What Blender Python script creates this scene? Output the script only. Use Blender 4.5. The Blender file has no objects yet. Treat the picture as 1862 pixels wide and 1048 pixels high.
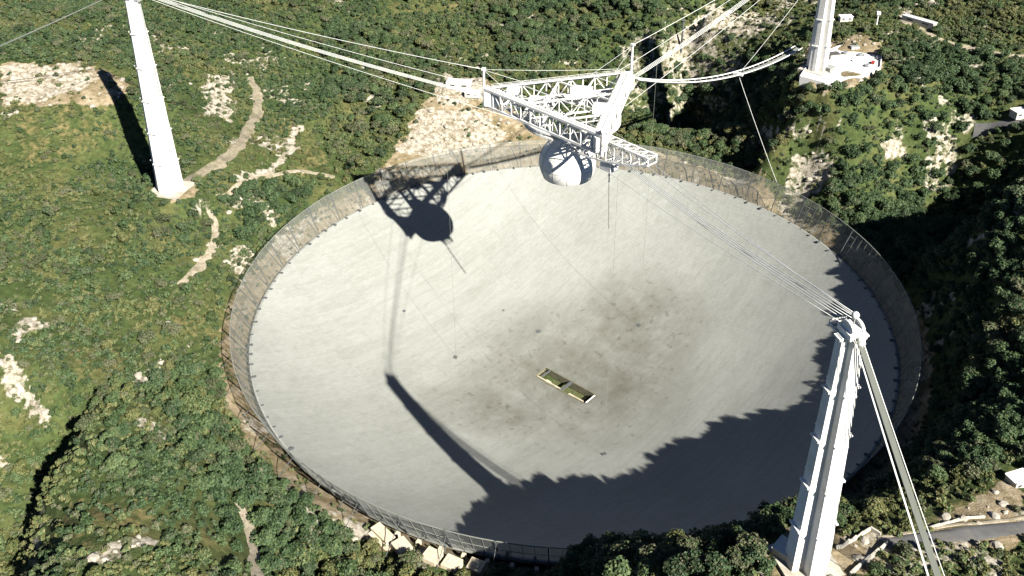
import bpy, bmesh, math, random
import numpy as np
from mathutils import Vector, Matrix
random.seed(7)
rng = np.random.default_rng(11)
PI = math.pi

# ------------------------------------------------------------------ camera, sky, sun, exposure
scene = bpy.context.scene
C = scene.collection
IW, IH = 1862.0, 1048.0                       # the photograph's own pixels
CAM = np.array([0.0, -395.952, 334.251])
YAW, PITCH, ROLL, FPX, CX, CY = 0.0865735, -0.5131405, -0.0191996, 1789.5, 901.03, 360.93
def cam_axes():
    cy, sy, cp, sp = math.cos(YAW), math.sin(YAW), math.cos(PITCH), math.sin(PITCH)
    d = np.array([-sy*cp, cy*cp, sp]); r = np.array([cy, sy, 0.0]); u = np.cross(r, d)
    c, s = math.cos(ROLL), math.sin(ROLL)
    return c*r + s*u, -s*r + c*u, d
AR, AU, AD = cam_axes()
cd = bpy.data.cameras.new('camera'); cam = bpy.data.objects.new('camera', cd); C.objects.link(cam)
cam.matrix_world = Matrix(((AR[0], AU[0], -AD[0], CAM[0]), (AR[1], AU[1], -AD[1], CAM[1]), (AR[2], AU[2], -AD[2], CAM[2]), (0, 0, 0, 1)))
cd.sensor_fit = 'HORIZONTAL'; cd.sensor_width = 36.0; cd.lens = 36.0*FPX/IW
cd.shift_x = (IW/2 - CX)/IW; cd.shift_y = (CY - IH/2)/IW
cd.clip_start = 1.0; cd.clip_end = 20000.0
scene.camera = cam
scene.render.resolution_x = 1024; scene.render.resolution_y = 576

SUN = np.array([-0.514217, 0.619986, -0.592620])   # the way the light travels
world = bpy.data.worlds.new('World'); scene.world = world; world.use_nodes = True
wn = world.node_tree.nodes; wl = world.node_tree.links
sky = wn.new('ShaderNodeTexSky'); sky.sky_type = 'NISHITA'; sky.sun_disc = False
sky.sun_elevation = math.asin(-SUN[2]); sky.sun_rotation = math.atan2(-SUN[0], -SUN[1])
sky.altitude = 800.0; sky.air_density = 0.32; sky.dust_density = 0.0; sky.ozone_density = 3.0
bg = wn['Background']; bg.inputs['Strength'].default_value = 0.05
wl.new(sky.outputs['Color'], bg.inputs['Color'])
ld = bpy.data.lights.new('sun', 'SUN'); ld.energy = 5.0; ld.angle = math.radians(0.5); ld.color = (1.0, 0.95, 0.86)
lo = bpy.data.objects.new('sun', ld); C.objects.link(lo); lo.location = (200, -300, 400)
lo.rotation_euler = Vector(SUN).to_track_quat('-Z', 'Y').to_euler()
vs = scene.view_settings
vs.view_transform = 'Standard'; vs.look = 'None'; vs.gamma = 1.0; vs.use_curve_mapping = False; vs.exposure = 2.0

# ------------------------------------------------------------------ pixels <-> places
def project(P):
    v = np.atleast_2d(P) - CAM
    X, Y, Z = v@AR, v@AU, v@AD
    return np.stack([CX + FPX*X/Z, CY - FPX*Y/Z], -1)
def pix_ray(px, py):
    d = AR*(px-CX)/FPX - AU*(py-CY)/FPX + AD
    return d/np.linalg.norm(d)
def at_z(px, py, z):
    d = pix_ray(px, py); return CAM + d*(z-CAM[2])/d[2]
def in_poly(px, py, poly):
    poly = np.asarray(poly, float); inside = np.zeros(np.shape(px), bool); n = len(poly); j = n-1
    for i in range(n):
        xi, yi = poly[i]; xj, yj = poly[j]
        c = ((yi > py) != (yj > py)) & (px < (xj-xi)*(py-yi)/(yj-yi+1e-12) + xi)
        inside ^= c; j = i
    return inside
def vnoise(x, y, scale, seed=0):
    x = np.asarray(x)/scale; y = np.asarray(y)/scale
    xi = np.floor(x).astype(np.int64); yi = np.floor(y).astype(np.int64); fx = x-xi; fy = y-yi
    fx = fx*fx*(3-2*fx); fy = fy*fy*(3-2*fy)
    def h(a, b):
        n = (a*374761393 + b*668265263 + seed*1442695041) & 0xffffffff
        n = ((n ^ (n >> 13))*1274126177) & 0xffffffff
        return ((n ^ (n >> 16)) & 0xffff)/65535.0
    return ((h(xi, yi)*(1-fx)+h(xi+1, yi)*fx)*(1-fy) + (h(xi, yi+1)*(1-fx)+h(xi+1, yi+1)*fx)*fy)
def fbm(x, y, scale, seed=0, octv=4):
    v = 0; a = 0.5; t = 0
    for k in range(octv): v = v + a*vnoise(x, y, scale/2**k, seed+k*17); t += a; a *= 0.55
    return v/t
def sstep(a, b, x):
    t = np.clip((x-a)/(b-a), 0, 1); return t*t*(3-2*t)

# ------------------------------------------------------------------ measures of the telescope
RS, RR = 265.0, 152.4
def sph(r): return RS - math.sqrt(RS*RS - r*r)
ZR = sph(RR)
AZ = [math.radians(168.16), math.radians(48.16), math.radians(288.16)]     # tall tower, terrace tower, road tower
RT, ZT, RC, ZC, RFOOT = 214.7, 193.9, 40.1, 157.8, 59.2
ZB = [86.0, 111.9, 112.5]
def pol(r, a, z): return np.array([r*math.cos(a), r*math.sin(a), z])
R_OUT, Z_OUT = 159.7, 63.2

# ------------------------------------------------------------------ materials
MATS = {}
def ramp(nt, fac, stops):
    r = nt.nodes.new('ShaderNodeValToRGB'); e = r.color_ramp.elements
    while len(e) < len(stops): e.new(0.5)
    for i, (p, c) in enumerate(stops): e[i].position = p; e[i].color = (*c, 1) if len(c) == 3 else c
    nt.links.new(fac, r.inputs[0]); return r.outputs[0]
def noise(nt, vec, scale, detail=4, rough=0.6):
    n = nt.nodes.new('ShaderNodeTexNoise'); n.inputs['Scale'].default_value = scale
    n.inputs['Detail'].default_value = detail; n.inputs['Roughness'].default_value = rough
    if vec is not None: nt.links.new(vec, n.inputs['Vector'])
    return n.outputs['Fac']
def mixc(nt, fac, a, b, mode='MIX'):
    m = nt.nodes.new('ShaderNodeMix'); m.data_type = 'RGBA'; m.blend_type = mode
    for sock, v in ((m.inputs[0], fac), (m.inputs[6], a), (m.inputs[7], b)):
        if isinstance(v, (int, float)): sock.default_value = v
        elif isinstance(v, tuple): sock.default_value = (*v, 1)
        else: nt.links.new(v, sock)
    return m.outputs[2]
def mth(nt, op, a, b=None, c=None, clamp=False):
    m = nt.nodes.new('ShaderNodeMath'); m.operation = op; m.use_clamp = clamp
    for k, v in enumerate((a, b, c)):
        if v is None: continue
        if isinstance(v, (int, float)): m.inputs[k].default_value = v
        else: nt.links.new(v, m.inputs[k])
    return m.outputs[0]
def new_mat(name):
    m = bpy.data.materials.new(name); m.use_nodes = True
    nt = m.node_tree; b = nt.nodes['Principled BSDF']; MATS[name] = m
    return m, nt, b
def simple(name, col, rough=0.7, metal=0.0, var=0.18, scale=0.6, spec=0.3, dirt=None):
    m, nt, b = new_mat(name)
    tc = nt.nodes.new('ShaderNodeTexCoord')
    n = noise(nt, tc.outputs['Object'], scale, 5)
    lo_ = tuple(max(0, c*(1-var)) for c in col); hi = tuple(min(1, c*(1+var*0.7)) for c in col)
    c = ramp(nt, n, [(0.3, lo_), (0.7, hi)])
    if dirt:
        n2 = noise(nt, tc.outputs['Object'], scale*0.35, 6, 0.7)
        f = ramp(nt, n2, [(0.5, (0, 0, 0)), (0.72, (1, 1, 1))])
        c = mixc(nt, f, c, dirt)
    nt.links.new(c, b.inputs['Base Color'])
    b.inputs['Roughness'].default_value = rough; b.inputs['Metallic'].default_value = metal
    b.inputs['Specular IOR Level'].default_value = spec
    return m
simple('white_steel', (0.4555, 0.4555, 0.4380), 0.5, 0, 0.10, 0.4, dirt=(0.3212, 0.2920, 0.2453))
simple('white_concrete', (0.4672, 0.4614, 0.4380), 0.8, 0, 0.08, 0.25, dirt=(0.3621, 0.3387, 0.2920))
simple('plinth_concrete', (0.29, 0.275, 0.235), 0.9, 0, 0.2, 0.3, dirt=(0.17, 0.15, 0.11))
simple('cable_steel', (0.4555, 0.4614, 0.4438), 0.5, 0, 0.08, 0.2)
simple('backstay_steel', (0.1360, 0.1440, 0.1280), 0.6, 0, 0.08, 0.2)
simple('band_steel', (0.075, 0.08, 0.07), 0.7, 0, 0.1, 0.2, 0.1)
simple('dark_steel', (0.0584, 0.0642, 0.0642), 0.6, 0, 0.2, 0.8)
simple('grey_steel', (0.1752, 0.1810, 0.1694), 0.6, 0, 0.2, 0.6)
simple('anchor_concrete', (0.3621, 0.3154, 0.2336), 0.9, 0, 0.2, 0.5, dirt=(0.2628, 0.2102, 0.1402))
simple('roof_white', (0.4555, 0.4497, 0.4205), 0.7, 0, 0.08, 0.5)
simple('roof_dark', (0.0526, 0.0497, 0.0467), 0.8, 0, 0.25, 0.6)
simple('wall_paint', (0.3387, 0.3212, 0.2745), 0.85, 0, 0.1, 0.5)
simple('window_glass', (0.03, 0.04, 0.05), 0.12, 0, 0.1, 1.0, 0.5)
simple('car_white', (0.75, 0.75, 0.74), 0.3, 0, 0.03, 1.0, 0.5)
simple('car_grey', (0.12, 0.13, 0.14), 0.3, 0, 0.05, 1.0, 0.5)
simple('car_red', (0.16, 0.02, 0.015), 0.3, 0, 0.05, 1.0, 0.5)
simple('tyre', (0.02, 0.02, 0.02), 0.9, 0, 0.1, 2.0)
simple('limestone', (0.2351, 0.2146, 0.1788), 0.95, 0, 0.30, 0.35, dirt=(0.1278, 0.1124, 0.0715))
simple('bark', (0.0664, 0.0511, 0.0358), 0.9, 0, 0.25, 1.5)
simple('pit_soil', (0.0511, 0.0587, 0.0204), 0.95, 0, 0.5, 0.5)
simple('pit_wall', (0.10, 0.095, 0.06), 0.9, 0, 0.4, 0.6)
simple('asphalt', (0.0664, 0.0664, 0.0664), 0.9, 0, 0.2, 0.3, dirt=(0.1022, 0.0920, 0.0766))
simple('track_dirt', (0.1400, 0.1225, 0.0875), 0.95, 0, 0.4, 0.5, dirt=(0.0700, 0.0665, 0.0315))
simple('track_pale', (0.1890, 0.1645, 0.1225), 0.95, 0, 0.4, 0.5, dirt=(0.0910, 0.0805, 0.0420))
simple('gravel', (0.1400, 0.1330, 0.1155), 0.95, 0, 0.35, 0.5, dirt=(0.0770, 0.0735, 0.0420))

def mesh_screen_mat():
    m, nt, b = new_mat('wire_mesh')
    b.inputs['Base Color'].default_value = (0.1329, 0.1380, 0.1226, 1); b.inputs['Roughness'].default_value = 0.6
    tr = nt.nodes.new('ShaderNodeBsdfTransparent'); mx = nt.nodes.new('ShaderNodeMixShader')
    tc = nt.nodes.new('ShaderNodeTexCoord'); n = noise(nt, tc.outputs['Object'], 0.25, 4)
    f = ramp(nt, n, [(0.3, (0.28,)*3), (0.7, (0.42,)*3)])
    nt.links.new(f, mx.inputs[0]); nt.links.new(tr.outputs[0], mx.inputs[1]); nt.links.new(b.outputs[0], mx.inputs[2])
    nt.links.new(mx.outputs[0], nt.nodes['Material Output'].inputs['Surface'])
mesh_screen_mat()

PIT_A = math.radians(-37.8)
def dish_mat():
    m, nt, b = new_mat('reflector_panels'); L = nt.links
    tc = nt.nodes.new('ShaderNodeTexCoord')
    mp = nt.nodes.new('ShaderNodeMapping'); mp.inputs['Rotation'].default_value = (0, 0, -PIT_A)
    L.new(tc.outputs['Object'], mp.inputs['Vector']); v = mp.outputs[0]
    br = nt.nodes.new('ShaderNodeTexBrick'); br.inputs['Scale'].default_value = 1.0
    br.inputs['Brick Width'].default_value = 1.0; br.inputs['Row Height'].default_value = 2.0; br.offset = 0.0
    br.inputs['Mortar Size'].default_value = 0.035; br.inputs['Bias'].default_value = 0.0
    br.inputs['Color1'].default_value = (0.1794, 0.1857, 0.1710, 1); br.inputs['Color2'].default_value = (0.1966, 0.2036, 0.1894, 1)
    br.inputs['Mortar'].default_value = (0.1376, 0.1399, 0.1289, 1)
    L.new(v, br.inputs['Vector'])
    # larger bays of panels hung between the cables
    b2 = nt.nodes.new('ShaderNodeTexBrick'); b2.inputs['Scale'].default_value = 1.0; b2.offset = 0.0
    b2.inputs['Brick Width'].default_value = 6.0; b2.inputs['Row Height'].default_value = 40.0; b2.inputs['Mortar Size'].default_value = 0.12
    b2.inputs['Color1'].default_value = (0.93, 0.93, 0.93, 1); b2.inputs['Color2'].default_value = (1, 1, 1, 1); b2.inputs['Mortar'].default_value = (0.86, 0.86, 0.86, 1)
    L.new(v, b2.inputs['Vector'])
    c = mixc(nt, 1.0, br.outputs['Color'], b2.outputs['Color'], 'MULTIPLY')
    # run-off streaks along the cables
    ms = nt.nodes.new('ShaderNodeMapping'); ms.inputs['Scale'].default_value = (1.0, 0.06, 1.0); L.new(v, ms.inputs['Vector'])
    st = noise(nt, ms.outputs[0], 0.45, 6, 0.65)
    c = mixc(nt, 1.0, c, ramp(nt, st, [(0.30, (0.88, 0.88, 0.86)), (0.58, (1, 1, 1))]), 'MULTIPLY')
    ml = noise(nt, tc.outputs['Object'], 0.018, 5, 0.6)
    c = mixc(nt, 1.0, c, ramp(nt, ml, [(0.32, (0.86, 0.86, 0.85)), (0.65, (1, 1, 1))]), 'MULTIPLY')
    # grime and algae where water gathers round the bottom of the bowl
    sx = nt.nodes.new('ShaderNodeSeparateXYZ'); L.new(tc.outputs['Object'], sx.inputs[0])
    def blob(cx, cy, rx, ry):
        a = mth(nt, 'DIVIDE', mth(nt, 'SUBTRACT', sx.outputs['X'], cx), rx); d = mth(nt, 'DIVIDE', mth(nt, 'SUBTRACT', sx.outputs['Y'], cy), ry)
        r2 = mth(nt, 'ADD', mth(nt, 'MULTIPLY', a, a), mth(nt, 'MULTIPLY', d, d))
        return mth(nt, 'SUBTRACT', 1.0, r2, clamp=True)
    w = mth(nt, 'MAXIMUM', mth(nt, 'MULTIPLY', blob(5, 5, 72, 68), 1.0), mth(nt, 'MULTIPLY', blob(35, 42, 48, 50), 0.95))
    w = mth(nt, 'MAXIMUM', w, mth(nt, 'MULTIPLY', blob(28, 4, 40, 42), 1.0))
    w = mth(nt, 'MAXIMUM', w, mth(nt, 'MULTIPLY', blob(-30, -24, 48, 26), 1.0))
    gn = noise(nt, tc.outputs['Object'], 0.055, 8, 0.72)
    f = mth(nt, 'MULTIPLY', w, ramp(nt, gn, [(0.26, (0.12,)*3), (0.50, (0.62,)*3), (0.74, (1, 1, 1))]), clamp=True)
    c = mixc(nt, mth(nt, 'MULTIPLY', f, 0.95, clamp=True), c, (0.0521, 0.0496, 0.0358))
    sp = noise(nt, tc.outputs['Object'], 0.30, 3, 0.5)
    f2 = mth(nt, 'MULTIPLY', mth(nt, 'ADD', mth(nt, 'MULTIPLY', w, 0.9), 0.12), ramp(nt, sp, [(0.60, (0, 0, 0)), (0.72, (1, 1, 1))]), clamp=True)
    c = mixc(nt, mth(nt, 'MULTIPLY', f2, 0.6), c, (0.0397, 0.0373, 0.0248))
    L.new(c, b.inputs['Base Color']); b.inputs['Roughness'].default_value = 0.65
    b.inputs['Metallic'].default_value = 0.0; b.inputs['Specular IOR Level'].default_value = 0.25
    bp = nt.nodes.new('ShaderNodeBump'); bp.inputs['Strength'].default_value = 0.25; bp.inputs['Distance'].default_value = 0.05
    L.new(br.outputs['Fac'], bp.inputs['Height']); L.new(bp.outputs[0], b.inputs['Normal'])
dish_mat()

def ground_mat():
    m, nt, b = new_mat('hill_ground'); L = nt.links
    tc = nt.nodes.new('ShaderNodeTexCoord'); o = tc.outputs['Object']
    at = nt.nodes.new('ShaderNodeAttribute'); at.attribute_name = 'cover'
    sp = nt.nodes.new('ShaderNodeSeparateColor'); L.new(at.outputs['Color'], sp.inputs[0])
    n1 = noise(nt, o, 0.035, 6, 0.65); n2 = noise(nt, o, 0.35, 6, 0.7); n3 = noise(nt, o, 0.11, 6, 0.7)
    grass = ramp(nt, n1, [(0.30, (0.0204, 0.0347, 0.0102)), (0.48, (0.0384, 0.0536, 0.0174)), (0.62, (0.0638, 0.0675, 0.0245)), (0.8, (0.0895, 0.0756, 0.0337))])
    grass = mixc(nt, 1.0, grass, ramp(nt, n2, [(0.3, (0.45,)*3), (0.68, (1.25,)*3)]), 'MULTIPLY')
    rock = ramp(nt, n2, [(0.32, (0.0818, 0.0715, 0.0460)), (0.46, (0.1737, 0.1533, 0.1175)), (0.62, (0.2862, 0.2657, 0.2248))])
    soil = ramp(nt, n3, [(0.30, (0.0664, 0.0613, 0.0281)), (0.45, (0.1278, 0.1022, 0.0587)), (0.58, (0.1942, 0.1584, 0.1047)), (0.72, (0.2351, 0.2146, 0.1686))])
    soil = mixc(nt, 1.0, soil, ramp(nt, n2, [(0.3, (0.6,)*3), (0.65, (1.15,)*3)]), 'MULTIPLY')
    dry = ramp(nt, n2, [(0.3, (0.060, 0.052, 0.020)), (0.7, (0.120, 0.098, 0.045))])
    def edge(ch):   # break the edges up
        return ramp(nt, mth(nt, 'ADD', ch, mth(nt, 'MULTIPLY', mth(nt, 'SUBTRACT', mth(nt, 'ADD', mth(nt, 'MULTIPLY', n3, 0.5), mth(nt, 'MULTIPLY', n2, 0.5)), 0.5), 1.7)), [(0.36, (0, 0, 0)), (0.56, (1, 1, 1))])
    c = mixc(nt, edge(sp.outputs[2]), grass, dry)
    c = mixc(nt, edge(sp.outputs[1]), c, soil)
    c = mixc(nt, edge(sp.outputs[0]), c, rock)
    L.new(c, b.inputs['Base Color']); b.inputs['Roughness'].default_value = 0.95; b.inputs['Specular IOR Level'].default_value = 0.1
    bp = nt.nodes.new('ShaderNodeBump'); bp.inputs['Strength'].default_value = 0.8; bp.inputs['Distance'].default_value = 1.0
    L.new(n2, bp.inputs['Height']); L.new(bp.outputs[0], b.inputs['Normal'])
ground_mat()

def leaf_mat(name, dark, mid, light):
    m, nt, b = new_mat(name); L = nt.links
    oi = nt.nodes.new('ShaderNodeObjectInfo')
    at = nt.nodes.new('ShaderNodeAttribute'); at.attribute_name = 'tint'
    f = mth(nt, 'ADD', mth(nt, 'MULTIPLY', oi.outputs['Random'], 0.62), mth(nt, 'MULTIPLY', at.outputs['Fac'], 0.42))
    c = ramp(nt, f, [(0.12, dark), (0.5, mid), (0.88, light)])
    L.new(c, b.inputs['Base Color']); b.inputs['Roughness'].default_value = 0.6; b.inputs['Specular IOR Level'].default_value = 0.2
    t = nt.nodes.new('ShaderNodeBsdfTranslucent'); L.new(c, t.inputs['Color'])
    mx = nt.nodes.new('ShaderNodeMixShader'); mx.inputs[0].default_value = 0.22
    L.new(b.outputs[0], mx.inputs[1]); L.new(t.outputs[0], mx.inputs[2]); L.new(mx.outputs[0], nt.nodes['Material Output'].inputs['Surface'])
leaf_mat('leaf_dark', (0.0159, 0.0307, 0.0128), (0.0273, 0.0507, 0.0215), (0.0461, 0.0748, 0.0335))
leaf_mat('leaf_mid', (0.0288, 0.0502, 0.0176), (0.0520, 0.0789, 0.0302), (0.0793, 0.1069, 0.0447))
leaf_mat('leaf_yellow', (0.0614, 0.0701, 0.0223), (0.0938, 0.0968, 0.0351), (0.1298, 0.1202, 0.0526))
leaf_mat('leaf_olive', (0.0396, 0.0454, 0.0223), (0.0664, 0.0701, 0.0382), (0.0974, 0.0936, 0.0575))

# ------------------------------------------------------------------ mesh helpers
class MB:
    def __init__(s): s.v = []; s.f = []
    def add(s, vs_, fs):
        n = len(s.v); s.v += [tuple(map(float, p)) for p in vs_]; s.f += [tuple(n+i for i in f) for f in fs]; return s
    def box(s, c, size, rz=0.0):
        a, b, h = size[0]/2, size[1]/2, size[2]/2; cr, sr = math.cos(rz), math.sin(rz)
        P = []
        for z in (-h, h):
            for x, y in ((-a, -b), (a, -b), (a, b), (-a, b)):
                P.append((c[0]+x*cr-y*sr, c[1]+x*sr+y*cr, c[2]+z))
        return s.add(P, [(3, 2, 1, 0), (4, 5, 6, 7), (0, 1, 5, 4), (1, 2, 6, 5), (2, 3, 7, 6), (3, 0, 4, 7)])
    def beam(s, p, q, w, n=4, w2=None):
        p = np.array(p, float); q = np.array(q, float); d = q-p; l = np.linalg.norm(d)
        if l < 1e-6: return s
        d /= l; u = np.cross(d, (0, 0, 1.0))
        if np.linalg.norm(u) < 1e-3: u = np.array([1.0, 0, 0])
        u /= np.linalg.norm(u); v = np.cross(d, u); P = []
        for o, ww in ((p, w), (q, w2 if w2 is not None else w)):
            for k in range(n):
                a = 2*PI*k/n + PI/n; P.append(o + (u*math.cos(a)+v*math.sin(a))*ww*(0.7071 if n == 4 else 0.5))
        F = [tuple(range(n)), tuple(range(2*n-1, n-1, -1))] + [(k, n+k, n+(k+1) % n, (k+1) % n) for k in range(n)]
        return s.add(P, F)
    def tube(s, pts, r, n=6):
        pts = np.array(pts, float); m = len(pts); P = []; F = []
        for i, p in enumerate(pts):
            d = pts[min(i+1, m-1)]-pts[max(i-1, 0)]; d /= np.linalg.norm(d)
            u = np.cross(d, (0, 0, 1.0))
            if np.linalg.norm(u) < 1e-3: u = np.array([1.0, 0, 0])
            u /= np.linalg.norm(u); v = np.cross(d, u)
            for k in range(n): a = 2*PI*k/n; P.append(p+(u*math.cos(a)+v*math.sin(a))*r)
        for i in range(m-1):
            for k in range(n): F.append((i*n+k, (i+1)*n+k, (i+1)*n+(k+1) % n, i*n+(k+1) % n))
        F.append(tuple(range(n))); F.append(tuple(range(m*n-1, (m-1)*n-1, -1)))
        return s.add(P, F)
    def lathe(s, prof, n=24, c=(0, 0, 0)):
        P = []; F = []; m = len(prof)
        for r, z in prof:
            for k in range(n): a = 2*PI*k/n; P.append((c[0]+r*math.cos(a), c[1]+r*math.sin(a), c[2]+z))
        for i in range(m-1):
            for k in range(n): F.append((i*n+k, i*n+(k+1) % n, (i+1)*n+(k+1) % n, (i+1)*n+k))
        return s.add(P, F)
    def prism(s, poly, z0, z1):
        n = len(poly); P = [(x, y, z0) for x, y in poly]+[(x, y, z1) for x, y in poly]
        return s.add(P, [tuple(range(n-1, -1, -1)), tuple(range(n, 2*n))]+[(k, (k+1) % n, n+(k+1) % n, n+k) for k in range(n)])
    def mesh(s, name, mat, smooth=False):
        me = bpy.data.meshes.new(name); me.from_pydata(s.v, [], s.f); me.update()
        if smooth: me.polygons.foreach_set('use_smooth', [True]*len(me.polygons))
        me.materials.append(MATS[mat]); return me
    def build(s, name, mat, parent=None, smooth=False, loc=None):
        return put(name, s.mesh(name, mat, smooth), parent, loc)
def put(name, me, parent=None, loc=None):
    o = bpy.data.objects.new(name, me); C.objects.link(o)
    if loc is not None: o.location = loc
    if parent is not None: o.parent = parent
    return o
def tag(o, label=None, cat=None, group=None, kind=None):
    if label: o['label'] = label
    if cat: o['category'] = cat
    if group: o['group'] = group
    if kind: o['kind'] = kind
    return o
def thing(name, loc, label, cat, group=None, rz=0.0):
    o = bpy.data.objects.new(name, None); C.objects.link(o); o.location = tuple(map(float, loc)); o.rotation_euler = (0, 0, rz)
    o.empty_display_size = 0.5
    return tag(o, label, cat, group)

# ------------------------------------------------------------------ the ground
CTRL = []
def cp(px, py, z): p = at_z(px, py, z); CTRL.append((p[0], p[1], z))
for k in range(24):
    a = 2*PI*k/24; dg = math.degrees(a)
    z = 52.0
    if 50 <= dg <= 130: z = 54.0
    if 285 <= dg or dg <= 10: z = 51.0
    CTRL.append((165*math.cos(a), 165*math.sin(a), z))
# crest of the ridge that shades the dish, as its shadow edge gives it (trees add about 9 m)
for x, y, z in ((27, -178, 86), (61, -171, 90), (93, -157, 84), (110, -145, 84), (128, -129, 85), (142, -114, 83), (154, -97, 72), (163, -75, 73), (173, -52, 77), (181, -28, 84), (187, -6, 92), (196, 12, 100), (212, 26, 102),
                (8, -181, 74), (-10, -182, 62), (-30, -178, 54), (208, -30, 104), (215, -60, 104), (190, -90, 94), (170, -135, 98), (238, 2, 116), (260, -40, 122), (250, 34, 110),
                (186, 38, 60), (205, 58, 58), (230, 75, 66)): CTRL.append((x, y, z))
for i in range(3):
    for dr, da in ((0, 0), (7, 0), (-6, 0), (0, 0.035), (0, -0.035)):
        p = pol(RT+dr, AZ[i]+da, 0); CTRL.append((p[0], p[1], ZB[i]))
# feet of the tall tower's shadow
for x, y, z in ((-231, 69, 84), (-243, 83, 94), (-246, 88, 100), (-252, 95, 112), (-260, 104, 116), (-268, 114, 119), (-277, 124, 121)): CTRL.append((x, y, z))
for px, py, z in (
    (0, 150, 122), (90, 150, 121), (0, 20, 126), (120, 60, 124), (230, 100, 112), (330, 40, 110), (500, 0, 106), (700, 0, 100), (931, 0, 95), (1120, 0, 96), (420, 110, 96),
    (470, 200, 80), (400, 200, 90), (400, 300, 82), (520, 250, 73), (600, 200, 74), (560, 120, 84), (480, 325, 68), (390, 400, 70), (330, 510, 68), (385, 560, 58), (200, 450, 80),
    (100, 400, 88), (20, 300, 98), (100, 250, 104), (270, 680, 68), (150, 600, 78), (30, 600, 86), (0, 660, 86), (80, 740, 76), (380, 700, 58),
    (250, 800, 88), (205, 960, 110), (200, 900, 104), (260, 900, 103), (330, 830, 86), (400, 900, 78), (450, 960, 70), (350, 1040, 98), (185, 1048, 113), 
     (520, 900, 58), (600, 1000, 53), (560, 1048, 58), (700, 1048, 52), (860, 1046, 50), (950, 1048, 58), (760, 1130, 66), (900, 1130, 76), (1000, 1120, 84), (1040, 1010, 68), (1100, 1048, 88), (1300, 1048, 108),
    (1540, 162, 111), (1500, 168, 111), (1470, 158, 111), (1600, 140, 111), (1590, 115, 111.5), (1530, 110, 111.9), (1500, 195, 99), (1480, 238, 88), (1600, 224, 91), (1700, 150, 106), (1862, 95, 114), (1680, 50, 118), (1862, 0, 124), (1862, 215, 96), (1560, 30, 116), (1700, 245, 84),
    (1450, 330, 60), (1410, 250, 82), (1400, 305, 60), (1260, 180, 43), (1310, 235, 45), (1230, 250, 47), (1270, 285, 52), (1330, 140, 46), (1190, 160, 56), (1290, 130, 52), (1200, 90, 84), (1280, 60, 92), (1380, 40, 98), (1432, 95, 98), (1412, 145, 90),
    (1000, 50, 90), (960, 110, 84), (850, 160, 79), (840, 130, 80), (740, 210, 69), (650, 250, 63), (800, 250, 62), (900, 240, 62), (680, 130, 80), (1130, 200, 62),
    (1600, 400, 52), (1660, 340, 56), (1720, 300, 66), (1800, 270, 80), (1700, 420, 58),
    (1862, 970, 106), (1700, 975, 109), (1610, 985, 112), (1862, 875, 103), (1750, 900, 104), (1560, 1040, 112.4), (1862, 1048, 110), (1430, 990, 108)): cp(px, py, z)
# steep west face of the bushy hill above the gully
for px, py, z, k in ((176, 735, 82, 0.35), (154, 788, 90, 0.6), (118, 850, 98, 0.9), (110, 900, 102, 1.0), (116, 960, 105, 1.0), (98, 1020, 107, 1.0), (92, 1070, 108, 1.0)):
    c = at_z(px, py, z)
    for dx, dy, dz in ((0, 0, 0), (-17*k, 2*k, -26*k), (-34*k, 4*k, -52*k), (-50*k, 4*k, -50*k), (-72*k-6, 4*k, -38*k)): CTRL.append((c[0]+dx, c[1]+dy, z+dz))
for a in range(0, 360, 15):
    for R_, zz in ((520, 108), (700, 104)):
        t = math.radians(a); CTRL.append((R_*math.cos(t), R_*math.sin(t), zz + 14*math.sin(5*t+R_)))
CTRL = np.array(CTRL)
def tps_fit(P, lam=3.0):
    n = len(P); S = 100.0; X = P[:, :2]/S
    d = np.linalg.norm(X[:, None]-X[None], axis=2); K = np.where(d > 0, d*d*np.log(d+1e-12), 0)
    A = np.zeros((n+3, n+3)); A[:n, :n] = K + lam*1e-4*np.eye(n); A[:n, n] = 1; A[:n, n+1:] = X; A[n, :n] = 1; A[n+1:, :n] = X.T
    return X, np.linalg.solve(A, np.concatenate([P[:, 2], np.zeros(3)])), S
TX, TW, TS = tps_fit(CTRL)
PADS = [(pol(RT, AZ[i], 0)[:2], ZB[i], (14, 13, 15)[i]) for i in range(3)]
PADS.append((at_z(1560, 115, 111.9)[:2], 111.9, 17))
def terrain(x, y):
    x = np.asarray(x, float).ravel(); y = np.asarray(y, float).ravel(); out = np.empty_like(x)
    for s in range(0, len(x), 20000):
        X = np.stack([x[s:s+20000], y[s:s+20000]], 1)/TS
        d = np.linalg.norm(X[:, None]-TX[None], axis=2)
        out[s:s+20000] = (d*d*np.log(d+1e-12))@TW[:-3] + TW[-3] + X@TW[-2:]
    r = np.hypot(x, y)
    far = sstep(560, 820, r); out = out*(1-far) + far*(104 + 60*(fbm(x, y, 420, 5)-0.5))
    amp = sstep(166, 185, r)
    hum = (fbm(x, y, 34, 3)-0.5)*7.0 + (fbm(x, y, 12, 9)-0.5)*2.6
    z = out + amp*hum
    for (c, zz, rad) in PADS:
        k = 1-sstep(rad*0.75, rad*1.5, np.hypot(x-c[0], y-c[1])); z = z*(1-k)+zz*k
    bowl = np.where(r < RS-1, RS-np.sqrt(np.maximum(RS*RS-np.minimum(r, 200)**2, 1)), 0) - 4.5
    k = sstep(153, 164, r); z = np.where(r < 153, bowl, bowl*(1-k) + z*k)
    return z
def axis(lo_, hi, step, far):
    a = list(np.arange(lo_, hi+step/2, step)); d = step
    L_ = [a[0]]; H_ = [a[-1]]
    while H_[-1] < far: d *= 1.22; H_.append(H_[-1]+d); L_.append(L_[-1]-d)
    return np.array(L_[:0:-1] + a + H_[1:])
GX = axis(-560, 440, 2.5, 5200); GY = axis(-260, 560, 2.5, 5200)
MX, MY = np.meshgrid(GX, GY); MZ = terrain(MX, MY).reshape(MX.shape)
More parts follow.
